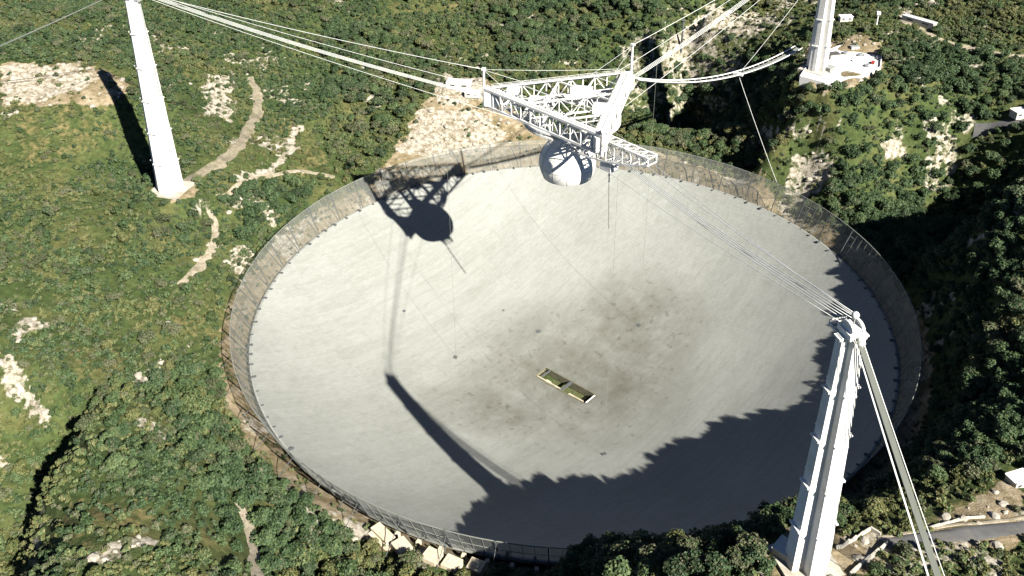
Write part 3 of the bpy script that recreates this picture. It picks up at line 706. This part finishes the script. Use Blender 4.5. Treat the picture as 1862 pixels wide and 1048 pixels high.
# backstays
def gdir(i, out, along): p = pol(RT+out, AZ[i], 0)+side(AZ[i])*along; return np.array([p[0], p[1], gz(p[0], p[1])+0.3])
T = pol(RT+2.4, AZ[0], ZT+0.6)
for o in (-1.2, 1.2): cable('backstay_cable', T+side(AZ[0])*o, gdir(0, 175, o*2.2), 0.19, 1.2, 'backstay_steel', 'grey backstay cable running from the tallest tower down the hill behind it', 'backstays of the tallest tower')
T = pol(RT+2.4, AZ[1], ZT+0.6)
for o in (-1.2, 1.2): cable('backstay_cable', T+side(AZ[1])*o, gdir(1, 150, o*2), 0.19, 1.2, 'backstay_steel', 'grey backstay cable running from the terrace tower to the hills behind', 'backstays of the terrace tower')
T = pol(RT+2.4, AZ[2], ZT-1.5)
BE = np.array([0, 0, 0])
END = at_z(1722, 1120, 112.0); END[2] = gz(END[0], END[1])+1.6
dv = END-T; dv[2] = 0; dv /= np.linalg.norm(dv); sv = np.array([-dv[1], dv[0], 0])
for k in range(9):
    o = (k-4)/4.0; cable('backstay_cable', T+sv*o*1.9, END+sv*o*2.6, 0.17, 0.5, 'band_steel', 'grey backstay cable in the broad band beside the road tower', 'band of backstays of the road tower')
for o, w in ((-2.3, 0.12), (-2.0, 0.09), (1.45, 0.12)): cable('backstay_cable', T+sv*o*1.7, END+sv*o*4.0, w, 0.5, 'cable_steel', 'thin outer backstay cable spaced apart from the broad band at the road tower', 'thin backstays of the road tower')
# concrete anchors where the backstays meet the hills
def stay_anchor(p, rz, label):
    t = thing('backstay_anchor', (p[0], p[1], gz(p[0], p[1])), label, 'concrete block', 'backstay anchors', rz)
    MB().box((0, 0, 0.6), (7.0, 8.0, 4.0)).build('block', 'plinth_concrete', t); MB().box((-1.2, 0, 2.8), (2.4, 6.5, 0.5)).build('cap', 'anchor_concrete', t)
    BARE.append((np.array([p[:2], p[:2]+0.1]), 7.0))
stay_anchor(END+dv*2.5, math.atan2(dv[1], dv[0]), 'concrete anchor block holding the broad backstay band of the road tower')
stay_anchor(gdir(0, 177, 0), AZ[0], 'concrete anchor block of the backstays behind the tallest tower')
stay_anchor(gdir(1, 152, 0), AZ[1], 'concrete anchor block of the backstays behind the terrace tower')
# tie-downs
for i in range(3):
    zt = ZC + (ZT-ZC)*(RFOOT-RC)/(RT-RC) - 1.0
    cable('tie_down_cable', pol(RFOOT, AZ[i], zt), pol(RFOOT, AZ[i], sph(RFOOT)+0.1), 0.055, 0.0, 'backstay_steel', 'thin vertical tie-down cable dropping into the dish on the %s side' % TNM[i], None)
# catwalk
A = np.array([at_z(1452, 88, 116)[0], at_z(1452, 88, 116)[1], 116.0]); B = np.array([cn[1][0]+1.5, cn[1][1]+2.0, 157.0])
cw = thing('catwalk', A, 'long sagging suspended footbridge from the concrete terrace to the platform', 'footbridge')
dv = B-A; sdv = np.array([-dv[1], dv[0], 0]); sdv /= np.linalg.norm(sdv)
NC = 60; pt = lambda t: dv*t - np.array([0, 0, 4*9.0*t*(1-t)])
P = []; F = []
for k in range(NC+1):
    p = pt(k/NC)
    for s in (-1, 1):
        for h in (-0.12, 0.12): P.append(p+sdv*s*1.3+np.array([0, 0, h]))
for k in range(NC):
    a = k*4; b = a+4; F += [(a+1, a+3, b+3, b+1), (a+2, a, b, b+2), (a, a+1, b+1, b), (a+3, a+2, b+2, b+3)]
MB().add(P, F).build('deck', 'backstay_steel', cw)
for s in (-1, 1):
    MB().tube([pt(k/NC)+sdv*s*2.5+np.array([0, 0, 0.9]) for k in range(NC+1)], 0.36, 6).build('suspension_cable', 'white_steel', cw, True)
m = MB()
for k in range(0, NC+1, 2):
    p = pt(k/NC)
    for s in (-1, 1): m.beam(p+sdv*s*1.3, p+sdv*s*2.5+np.array([0, 0, 0.9]), 0.12)
m.build('hanger', 'white_steel', cw)
mid = A+pt(0.42)
MB().box(pt(0.42)+np.array([0, 0, 0.3]), (1.6, 5.2, 1.4), math.atan2(dv[1], dv[0])).build('clamp_frame', 'white_steel', cw)
e = on_ground(1415, 338); cable('catwalk_stay', mid, e, 0.12, 1.0, 'cable_steel', 'thin stay cable from the footbridge down to the rocky slope by the rim', None)
e2 = pol(RT-1, AZ[1], ZT-12); cable('catwalk_stay', mid, e2, 0.09, 1.5, 'cable_steel', 'thin stay cable from the footbridge up to the terrace tower', None)

# ------------------------------------------------------------------ buildings, blocks, vehicles
def hut(name, px, py, size, rz, wall, roof, label, cat='building', group=None, sink=0.6, z=None, windows=True, over=0.25):
    p = on_ground(px, py); zz = gz(p[0], p[1]) if z is None else z
    t = thing(name, (p[0], p[1], zz), label, cat, group, rz); a, b, h = size
    MB().box((0, 0, (h-sink)/2), (a, b, h+sink)).build('wall', wall, t)
    rf = MB().box((0, 0, h+0.14), (a+2*over, b+2*over, 0.28)).build('roof', roof, t)
    MB().box((0, b/2+over-0.15, h+0.4), (a+2*over, 0.3, 0.24)).box((0, -b/2-over+0.15, h+0.4), (a+2*over, 0.3, 0.24)).build('parapet', roof, rf)
    if windows:
        for s in (-1, 1): MB().box((s*a*0.25, -b/2-0.03, h*0.58), (a*0.2, 0.08, h*0.3)).build('window', 'window_glass', t)
        MB().box((a/2+0.03, 0, 1.0), (0.08, 1.0, 2.0)).build('door', 'grey_steel', t)
    return t
def keepout(px, py, r): p = on_ground(px, py); BARE.append((np.array([p[:2], p[:2]+0.1]), r))
# row of concrete anchor blocks beneath the near rim
for k, (px, py, a, b, h, rz, lb) in enumerate(((697, 978, 9.5, 4.2, 2.6, -0.75, 'longest cream concrete anchor block, low and stepped, beside the rim screen'),
        (731, 1000, 6.2, 5.4, 2.6, -0.85, 'cream concrete anchor block next to the long stepped block'), (786, 1019, 6.0, 5.6, 2.6, -0.45, 'cream concrete anchor block in the middle of the row below the rim'),
        (822, 1032, 6.0, 5.4, 2.6, -0.4, 'cream concrete anchor block with pinkish top, next to the last one'), (866, 1038, 5.6, 5.2, 2.6, -0.35, 'last cream anchor block of the row, by the shaded trees'))):
    p = on_ground(px, py); zz = gz(p[0], p[1]); t = thing('anchor_block', (p[0], p[1], zz), lb, 'concrete block', 'concrete anchor blocks below the rim', rz)
    MB().box((0, 0, h/2-0.8), (a, b, h+1.6)).build('block', 'anchor_concrete', t)
    MB().box((0, 0, h+0.06), (a*0.55, b*0.5, 0.16)).build('cap', 'plinth_concrete' if k % 2 else 'anchor_concrete', t)
    if k == 0: MB().box((1.5, -2.9, 0.2), (11.5, 1.8, 2.4)).build('step', 'anchor_concrete', t)
    BARE.append((np.array([p[:2], p[:2]+0.1]), 6.0))
# small rim footings
fm = MB().box((0, 0, 0), (1.7, 1.5, 2.6)).mesh('footing', 'anchor_concrete')
for k in range(9):
    a = math.radians(247+k*3.3); rr = 155.6; o = put('rim_footing', fm, None); x, y = rr*math.cos(a), rr*math.sin(a); o.location = (x, y, gz(x, y)+0.7); o.rotation_euler = (0, 0, a)
    tag(o, 'small cream concrete footing under the rim screen, beside the anchor blocks', 'footing', 'small footings under the rim')
# terrace of the far tower
p0 = pol(RT, AZ[1], ZB[1]); tp = at_z(1562, 112, 112.0)
ter = thing('concrete_terrace', (0, 0, 111.0), 'white walled concrete terrace around the foot of a tower', 'terrace')
pix = [(1455, 143), (1470, 120), (1500, 98), (1545, 80), (1590, 78), (1603, 98), (1600, 126), (1572, 142), (1530, 146), (1500, 155)]
poly = [tuple(at_z(x, y, 112.0)[:2]) for x, y in pix]
poly = poly[::-1] if sum((poly[i][0]*poly[(i+1) % len(poly)][1]-poly[(i+1) % len(poly)][0]*poly[i][1]) for i in range(len(poly))) < 0 else poly
MB().prism(poly, -5, 1.5).build('paving', 'white_concrete', ter)
pc = np.mean(poly, axis=0)
for i in range(len(poly)):
    a = np.array(poly[i]); b = np.array(poly[(i+1) % len(poly)]); a = pc+(a-pc)*1.004; b = pc+(b-pc)*1.004; d = b-a; l = np.linalg.norm(d)
    MB().box((*((a+b)/2), -1.0), (l+0.3, 0.6, 7.4), math.atan2(d[1], d[0])).build('parapet_wall', 'white_concrete', ter)
BARE.append((np.array([pc, pc+0.1]), 24)); BARE.append((np.array([p0[:2], p0[:2]+0.1]), 15))
def at_t(px, py): q_ = at_z(px, py, 112.0); return q_
def flat_hut(px, py, size, rz, wall, roof, label):
    q_ = at_t(px, py); t = thing('utility_hut', (q_[0], q_[1], 112.5), label, 'hut', 'huts on the concrete terrace', rz); a, b, h = size
    MB().box((0, 0, h/2), (a, b, h)).build('wall', wall, t); MB().box((0, 0, h+0.12), (a+0.4, b+0.4, 0.24)).build('roof', roof, t)
    MB().box((0, -b/2-0.03, 1.0), (0.9, 0.06, 2.0)).build('door', 'grey_steel', t)
flat_hut(1515, 107, (6.5, 5.0, 2.8), 0.3, 'wall_paint', 'roof_dark', 'hut with a dark brown roof on the concrete terrace')
flat_hut(1507, 131, (5.0, 4.6, 2.6), 0.75, 'grey_steel', 'grey_steel', 'grey steel hut nearest the tower foot on the concrete terrace')
flat_hut(1553, 92, (5, 3, 2.4), 0.2, 'wall_paint', 'grey_steel', 'long hut with grey flat roof at the back of the terrace')
def car(px, py, rz, paint, label, z=None):
    q_ = at_t(px, py) if z is None else np.array([*on_ground(px, py)[:2], 0]); zz = 112.5 if z is None else gz(q_[0], q_[1])+0.2
    t = thing('parked_car', (q_[0], q_[1], zz), label, 'car', 'cars parked on the concrete terrace', rz)
    prof = [(-2.2, 0.35), (2.2, 0.35), (2.25, 0.8), (1.3, 0.95), (0.7, 1.5), (-1.3, 1.52), (-2.0, 1.0), (-2.25, 0.9)]
    P = [(x, -0.85, z_) for x, z_ in prof]+[(x, 0.85, z_) for x, z_ in prof]; n = len(prof)
    MB().add(P, [tuple(range(n)), tuple(range(2*n-1, n-1, -1))]+[(k, n+k, n+(k+1) % n, (k+1) % n) for k in range(n)]).build('body', paint, t)
    MB().add([(1.24, -0.7, 1.05), (1.24, 0.7, 1.05), (0.76, 0.65, 1.5), (0.76, -0.65, 1.5)], [(0, 1, 2, 3)]).build('windscreen', 'window_glass', t)
    for x in (-1.35, 1.35):
        for y in (-0.8, 0.8):
            w = MB(); w.beam((x, y-0.11, 0.33), (x, y+0.11, 0.33), 0.66, 10); w.build('wheel', 'tyre', t)
car(1537, 99, 1.1, 'car_grey', 'dark grey car parked in the middle of the terrace')
car(1565, 103, 0.3, 'car_grey', 'grey car parked beside the dark one on the terrace')
car(1556, 113, 0.2, 'car_white', 'white car parked on the terrace')
car(1587, 117, 1.2, 'car_red', 'dark red car parked by the terrace parapet')
car(1576, 122, 1.2, 'car_grey', 'charcoal car next to the dark red one')
# tower-side buildings
hut('white_shed', 1423, 1012, (5.5, 4.2, 3.4), 0.9, 'wall_paint', 'roof_white', 'small white shed at the foot of the tower beside the paved road', z=None); keepout(1423, 1012, 7)
hut('white_house', 1850, 880, (6.5, 4.5, 2.8), 0.4, 'wall_paint', 'roof_white', 'low white house among bushes above the paved road'); keepout(1850, 884, 8)
hut('white_shed', 1853, 214, (9, 6, 3.6), 0.3, 'wall_paint', 'roof_white', 'white shed at the end of the short paved road beside dark woods'); keepout(1853, 214, 9)
hut('winch_house', 835, 158, (16, 7, 3.5), -0.1, 'wall_paint', 'roof_white', 'long white roofed building at the top of the scree slope'); keepout(835, 160, 12)
hut('white_shed', 860, 176, (10, 5, 3.0), -0.1, 'wall_paint', 'roof_white', 'smaller white shed just below the long building on the scree slope'); keepout(868, 174, 8)
hut('long_roof', 1670, 45, (22, 4, 3.2), -0.85, 'wall_paint', 'roof_white', 'long narrow white roofed building beside the pale road'); keepout(1672, 45, 13)
hut('white_shed', 1537, 38, (8, 4, 3.0), 0.1, 'wall_paint', 'roof_white', 'white roofed shed behind the terrace tower'); keepout(1537, 38, 6)
# water tank/pole behind the terrace
p = on_ground(1593, 50); t = thing('lamp_mast', (p[0], p[1], gz(*p[:2])-0.3), 'short pale mast with a box on top behind the terrace', 'mast'); MB().beam((0, 0, 0), (0, 0, 9), 1.0, 8, 0.7).build('pole', 'white_steel', t); MB().box((0, 0, 9.6), (2.2, 2.2, 1.8)).build('box', 'roof_white', t)
p = on_ground(1238, 100); t = thing('dark_pole', (p[0], p[1], gz(*p[:2])-0.5), 'tall dark steel pylon among the pale rocks behind the footbridge', 'pylon')
MB().beam((0, 0, 0), (0, 0, 24), 2.0, 6, 1.3).build('shaft', 'dark_steel', t); MB().box((0, 0, 24.3), (2.4, 2.4, 0.8)).build('cap', 'dark_steel', t)
# low parapets at the road tower
def wall_line(pix, h, w, label):
    W = [on_ground(*p)[:2] for p in pix]; o0 = np.array([*W[0], gz(*W[0])]); t = thing('low_wall', o0, label, 'wall')
    for a, b in zip(W[:-1], W[1:]):
        d = b-a; l = np.linalg.norm(d); n = max(1, int(l/3))
        for k in range(n):
            c = a+d*(k+0.5)/n; MB().box((c[0]-o0[0], c[1]-o0[1], gz(*c)-o0[2]+h/2-0.5), (l/n+0.15, w, h+1), math.atan2(d[1], d[0])).build('wall_length', 'plinth_concrete', t)
wall_line([(1520, 999), (1530, 1000), (1568, 975), (1582, 966), (1600, 976)], 1.2, 0.5, 'pale low wall with a corner beside the road tower yard')
wall_line([(1545, 1050), (1580, 1020), (1612, 992)], 1.4, 0.6, 'straight pale low wall along the road tower yard')
wall_line([(1690, 962), (1760, 945), (1790, 942)], 0.8, 0.5, 'short pale kerb wall above the paved road')

# ------------------------------------------------------------------ rocks
def rock_mesh(seed):
    r = random.Random(seed); bm = bmesh.new(); bmesh.ops.create_icosphere(bm, subdivisions=2, radius=1)
    for v in bm.verts:
        n = 0.75+0.5*vnoise(np.array([v.co.x*2+seed*5.1]), np.array([v.co.y*2+v.co.z*3.7]), 0.9, seed)[0]
        v.co = Vector((v.co.x*n*1.25, v.co.y*n, v.co.z*n*0.75)); 
        for ax in range(3): v.co[ax] = round(v.co[ax]*3.2)/3.2*0.55+v.co[ax]*0.45
    me = bpy.data.meshes.new('rock'); bm.to_mesh(me); bm.free(); me.materials.append(MATS['limestone']); return me
ROCKS = [rock_mesh(k) for k in range(5)]

# ------------------------------------------------------------------ trees and bushes
def crown_mesh(name, seed, mats, R=4.0, H=5.2, leaves=430, lobes=9, leaf=0.85, zc_=None, share=(0.75, 0.25)):
    r = np.random.default_rng(seed); zc_ = H*0.62 if zc_ is None else zc_
    L = []
    for k in range(lobes):
        a = r.uniform(0, 2*PI); d = R*0.62*math.sqrt(r.uniform(0, 1)); L.append((d*math.cos(a), d*math.sin(a), zc_+r.uniform(-0.28, 0.34)*H*(1-0.4*d/R), R*r.uniform(0.30, 0.52)))
    w = np.array([l[3]**2 for l in L]); w /= w.sum()
    V = []; F = []; T = []; MI = []
    for n in range(leaves):
        x, y, z, rad = L[r.choice(lobes, p=w)]
        d = r.normal(size=3); d /= np.linalg.norm(d)
        if d[2] < -0.35: d[2] = abs(d[2])*0.6
        p = np.array([x, y, z])+d*rad*r.uniform(0.72, 1.06)*np.array([1, 1, 0.85])
        nn = d*1.1+r.normal(size=3)*0.55+np.array([0, 0, 0.35]); nn /= np.linalg.norm(nn)
        u = np.cross(nn, r.normal(size=3)); u /= np.linalg.norm(u); v = np.cross(nn, u); s = leaf*r.uniform(0.55, 1.25)
        i = len(V); V += [p-u*s*0.5, p-v*s*0.42+nn*0.12*s, p+u*s*0.55, p+v*s*0.42+nn*0.12*s]; F.append((i, i+1, i+2, i+3))
        T += [r.uniform(0, 1)]*4; MI.append(0 if r.uniform() < share[0] else 1)
    me = bpy.data.meshes.new(name); me.from_pydata([tuple(map(float, p)) for p in V], [], F); me.update()
    a = me.attributes.new('tint', 'FLOAT', 'POINT'); a.data.foreach_set('value', np.array(T, np.float32))
    for m_ in mats: me.materials.append(MATS[m_])
    me.polygons.foreach_set('material_index', np.array(MI, np.int32)); return me
def trunk_mesh(seed, H=5.2, R=4.0):
    r = np.random.default_rng(seed+99); m = MB(); top = np.array([r.uniform(-0.4, 0.4), r.uniform(-0.4, 0.4), H*0.62])
    m.beam((0, 0, -1.0), top*0.5, 0.55, 6, 0.42); m.beam(top*0.5, top, 0.42, 6, 0.2)
    for k in range(4):
        a = r.uniform(0, 2*PI); m.beam(top*r.uniform(0.45, 0.8), top*0.9+np.array([math.cos(a)*R*0.5, math.sin(a)*R*0.5, r.uniform(0, 1.2)]), 0.24, 5, 0.08)
    return m.mesh('trunk', 'bark')
SPEC = [('leaf_dark', 'leaf_mid'), ('leaf_mid', 'leaf_dark'), ('leaf_mid', 'leaf_yellow'), ('leaf_olive', 'leaf_mid'), ('leaf_dark', 'leaf_olive'), ('leaf_yellow', 'leaf_mid')]
TREES = [(crown_mesh('crown', 20+k, SPEC[k], leaves=760, lobes=12, leaf=0.8), trunk_mesh(k)) for k in range(6)]
BUSHES = [crown_mesh('bush', 60+k, SPEC[k], R=1.9, H=2.3, leaves=170, lobes=6, leaf=0.62, zc_=0.9) for k in range(6)]

def scatter(step, seed, margin=160):
    r = np.random.default_rng(seed)
    X, Y = np.meshgrid(np.arange(-640, 520, step), np.arange(-330, 640, step)); x = X.ravel()+r.uniform(-.5, .5, X.size)*step*0.95; y = Y.ravel()+r.uniform(-.5, .5, X.size)*step*0.95
    rr = np.hypot(x, y); k = rr > 166.5; x, y = x[k], y[k]
    z = ground_z(x, y); p = project(np.stack([x, y, z], 1))
    k = (p[:, 0] > -margin) & (p[:, 0] < IW+margin*2.2) & (p[:, 1] > -margin) & (p[:, 1] < IH+margin*1.3) & (y > -330)
    x, y, z = x[k], y[k], z[k]
    keep = np.ones(len(x), bool)
    for W, hw in BARE:
        for s in range(0, len(W), 2): keep &= np.hypot(x-W[s, 0], y-W[s, 1]) > hw
    for i in range(3):
        c = pol(RT, AZ[i], 0); keep &= np.hypot(x-c[0], y-c[1]) > 11
    return x[keep], y[keep], z[keep]
WOODS = [[(540, 960), (660, 992), (760, 1030), (900, 1052), (900, 1120), (540, 1120)], [(590, 40), (760, 60), (800, 140), (745, 215), (695, 300), (640, 322), (598, 285), (585, 180)], [(270, 690), (480, 650), (650, 940), (600, 1048), (480, 1048), (350, 860)], [(1160, 120), (1440, 100), (1440, 300), (1330, 310), (1150, 240)],
         [(1480, 290), (1900, 150), (1900, 860), (1560, 900), (1480, 480)], [(900, 980), (1500, 850), (1560, 960), (1400, 1060), (860, 1060)], [(1600, 80), (1862, 110), (1862, 240), (1660, 215), (1450, 210), (1440, 160), (1540, 160)], [(400, 340), (600, 330), (520, 400), (440, 440)], [(900, 0), (1200, 0), (1150, 120), (900, 120)]]
THIN = [[(0, 180), (240, 170), (240, 330), (0, 380)], [(60, 860), (330, 860), (420, 1048), (60, 1048)], [(0, 520), (160, 540), (140, 720), (0, 820)], [(340, 120), (620, 130), (620, 340), (420, 350), (340, 330)], [(1600, 830), (1900, 800), (1900, 1080), (1600, 1080)], [(680, 0), (860, 0), (860, 40), (680, 40)]]
pts_all = {'tree': [], 'bush': []}
# trees
x, y, z = scatter(5.0, 5)
rk, so, dr, px, py = masks(x, y, z)
wood = np.zeros(len(x), bool); thin = np.zeros(len(x), bool)
for q in WOODS: wood |= in_poly(px, py, q)
for q in THIN: thin |= in_poly(px, py, q)
nz = fbm(x, y, 45, 21); u = rng.uniform(0, 1, len(x))
prob = np.where(wood, 0.95, np.where(thin, 0.10, 0.42))*np.clip(0.35+1.5*(nz-0.25), 0.1, 1.15)
prob[in_poly(px, py, [(150, 740), (178, 740), (120, 860), (120, 960), (95, 1060), (20, 1060), (30, 900), (90, 800)])] *= 0.12; prob[(rk > 0) | (so > 0)] *= 0.03; prob[dr > 0] *= 0.3
rr = np.hypot(x, y)
k = u < prob
x, y, z, wood, thin, rr = x[k], y[k], z[k], wood[k], thin[k], rr[k]
sc = np.where(wood, rng.uniform(0.75, 1.35, len(x)), rng.uniform(0.5, 1.0, len(x)))*np.where(thin, 0.75, 1)
sc = np.where(rr < 176, sc*0.8, sc)
rot_ = rng.uniform(0, 2*PI, len(x))
hue = fbm(x, y, 60, 51)+rng.uniform(-0.16, 0.16, len(x)) + np.where(wood, -0.08, 0.06)
var = np.select([hue < 0.40, hue < 0.47, hue < 0.54, hue < 0.60, hue < 0.66], [0, 4, 1, 3, 2], 5)
# the 300 that show largest stand as trees of their own
pp = project(np.stack([x, y, z+3*sc], 1)); inside = (pp[:, 0] > 5) & (pp[:, 0] < IW-5) & (pp[:, 1] > 5) & (pp[:, 1] < IH-2)
size = sc/np.linalg.norm(np.stack([x, y, z], 1)-CAM, axis=1)*inside
# shaded hollow trees hardly show
order = np.argsort(-size)[:300]; own = np.zeros(len(x), bool); own[order] = True
KIND = ['dark green', 'mid green', 'bright green', 'olive green', 'deep green', 'yellow green']
MARKS = [(on_ground(*p)[:2], w) for p, w in (((1490, 1000), 'by the road tower'), ((1720, 985), 'along the paved road'), ((1850, 884), 'by the low white house'), ((1420, 1030), 'behind the small white shed'),
    ((1250, 950), 'on the shaded ridge above the rim'), ((1050, 1040), 'between the ridge and the anchor blocks'), ((780, 1030), 'beside the anchor blocks'), ((580, 960), 'below the rim screen by the anchor blocks'),
    ((455, 960), 'along the narrow dirt track'), ((300, 900), 'on top of the bushy hill'), ((90, 920), 'in the shaded gully'), ((420, 760), 'on the slope between bushy hill and rim'), ((60, 680), 'near the white cliff'),
    ((260, 690), 'near the small pale scarp'), ((1640, 860), 'on the slope behind the backstay band'), ((1780, 720), 'on the hill above the rim screen'), ((1780, 520), 'at the edge of the dark hollow'), ((1640, 380), 'in the dark hollow'),
    ((1700, 170), 'below the concrete terrace'), ((1270, 200), 'in the shaded valley under the footbridge'), ((680, 200), 'in the wood beside the scree slope'), ((330, 520), 'along the winding footpath'), ((200, 480), 'on the hillside below the tallest tower'), ((480, 390), 'above the rim by the thin path'))]
def where_is(x_, y_): return min(MARKS, key=lambda q: math.hypot(x_-q[0][0], y_-q[0][1]))[1]
def SZ(q): return 'big' if q > 1.22 else ('medium-sized' if q > 1.05 else 'small')
for i in order:
    v = int(var[i]); pl = where_is(x[i], y[i])
    t = thing('broadleaf_tree', (x[i], y[i], z[i]), '%s %s tree %s' % (SZ(sc[i]), KIND[v], pl), 'tree', '%s %s trees %s' % (SZ(sc[i]), KIND[v], pl), float(rot_[i]))
    t.scale = (float(sc[i]),)*3
    put('crown', TREES[v][0], t); put('trunk', TREES[v][1], t)
def src_collection(name, meshes):
    c = bpy.data.collections.new(name)
    for k, mm in enumerate(meshes):
        o = bpy.data.objects.new('%s_%02d' % (name, k), mm); c.objects.link(o)
    return c
def stuff(name, label, x, y, z, sc, rot, idx, col, tilt=None):
    me = bpy.data.meshes.new(name); n = len(x); me.vertices.add(n); me.vertices.foreach_set('co', np.stack([x, y, z], 1).astype(np.float32).ravel())
    for nm, ty, val in (('size', 'FLOAT', sc), ('turn', 'FLOAT', rot), ('pick', 'INT', idx)):
        a = me.attributes.new(nm, ty, 'POINT'); a.data.foreach_set('value', np.asarray(val, np.int32 if ty == 'INT' else np.float32))
    me.update(); o = put(name, me); tag(o, label, kind='stuff')
    ng = bpy.data.node_groups.new(name, 'GeometryNodeTree'); ng.interface.new_socket('Geometry', in_out='INPUT', socket_type='NodeSocketGeometry'); ng.interface.new_socket('Geometry', in_out='OUTPUT', socket_type='NodeSocketGeometry')
    N = ng.nodes; gi = N.new('NodeGroupInput'); go = N.new('NodeGroupOutput'); ip = N.new('GeometryNodeInstanceOnPoints'); ci = N.new('GeometryNodeCollectionInfo')
    ci.inputs['Collection'].default_value = col; ci.inputs['Separate Children'].default_value = True; ci.inputs['Reset Children'].default_value = True
    def named(nm, ty): q = N.new('GeometryNodeInputNamedAttribute'); q.data_type = ty; q.inputs['Name'].default_value = nm; return q.outputs['Attribute']
    cx = N.new('ShaderNodeCombineXYZ'); ng.links.new(named('turn', 'FLOAT'), cx.inputs['Z'])
    ng.links.new(gi.outputs[0], ip.inputs['Points']); ng.links.new(ci.outputs[0], ip.inputs['Instance']); ip.inputs['Pick Instance'].default_value = True
    ng.links.new(named('pick', 'INT'), ip.inputs['Instance Index']); ng.links.new(cx.outputs[0], ip.inputs['Rotation']); ng.links.new(named('size', 'FLOAT'), ip.inputs['Scale'])
    ng.links.new(ip.outputs[0], go.inputs[0]); md = o.modifiers.new('plants', 'NODES'); md.node_group = ng; return o
def joined_tree(k):      # crown and trunk in one mesh, for the mass of the wood
    bm = bmesh.new(); bm.from_mesh(TREES[k][0]); nb = len(TREES[k][0].materials)
    me2 = bpy.data.meshes.new('wood_tree'); bm.to_mesh(me2); bm.free()
    for m_ in TREES[k][0].materials: me2.materials.append(m_)
    return me2
tc_ = src_collection('wood_tree', [joined_tree(k) for k in range(6)])
w = ~own
stuff('forest', 'dense green forest covering the hills around the dish', x[w], y[w], z[w], sc[w], rot_[w], var[w], tc_)
# bushes
x, y, z = scatter(2.6, 8, 140)
rk, so, dr, px, py = masks(x, y, z)
nz = fbm(x, y, 26, 71); u = rng.uniform(0, 1, len(x))
prob = np.clip(0.30+1.7*(nz-0.22), 0.15, 0.97); prob[rk > 0] *= 0.38; prob[so > 0] *= 0.16; prob[dr > 0] *= 0.5
k = u < prob; x, y, z = x[k], y[k], z[k]
hue = fbm(x, y, 60, 51)+rng.uniform(-0.2, 0.2, len(x))+0.10
var = np.select([hue < 0.38, hue < 0.45, hue < 0.53, hue < 0.61, hue < 0.70], [0, 4, 1, 3, 2], 5)
stuff('bushes', 'low green scrub covering the hillsides', x, y, z, rng.uniform(0.5, 1.35, len(x)), rng.uniform(0, 6.28, len(x)), var, src_collection('scrub', BUSHES))
# ragged plants at the foot of the screen
n = 700; a = rng.uniform(0, 2*PI, n); r_ = rng.uniform(154.5, 167, n); x, y = r_*np.cos(a), r_*np.sin(a)
stuff('rim_weeds', 'weeds and low bushes along the outer rim of the dish', x, y, ground_z(x, y), rng.uniform(0.25, 0.75, n), rng.uniform(0, 6.28, n), rng.choice([2, 3, 5, 1], n), bpy.data.collections['scrub'])
# loose limestone
x, y, z = scatter(3.4, 14, 60); rk, so, dr, px, py = masks(x, y, z); u = rng.uniform(0, 1, len(x))
k = u < np.where(rk > 0, 0.62, np.where(so > 0, 0.42, 0.005)); x, y, z = x[k], y[k], z[k]; u2 = rng.uniform(0, 1, len(x))
stuff('loose_rocks', 'pale limestone boulders strewn over the bare slopes', x, y, z+0.1, 0.35+1.5*u2**2.5, rng.uniform(0, 6.28, len(x)), rng.integers(0, 5, len(x)), src_collection('boulder', ROCKS))
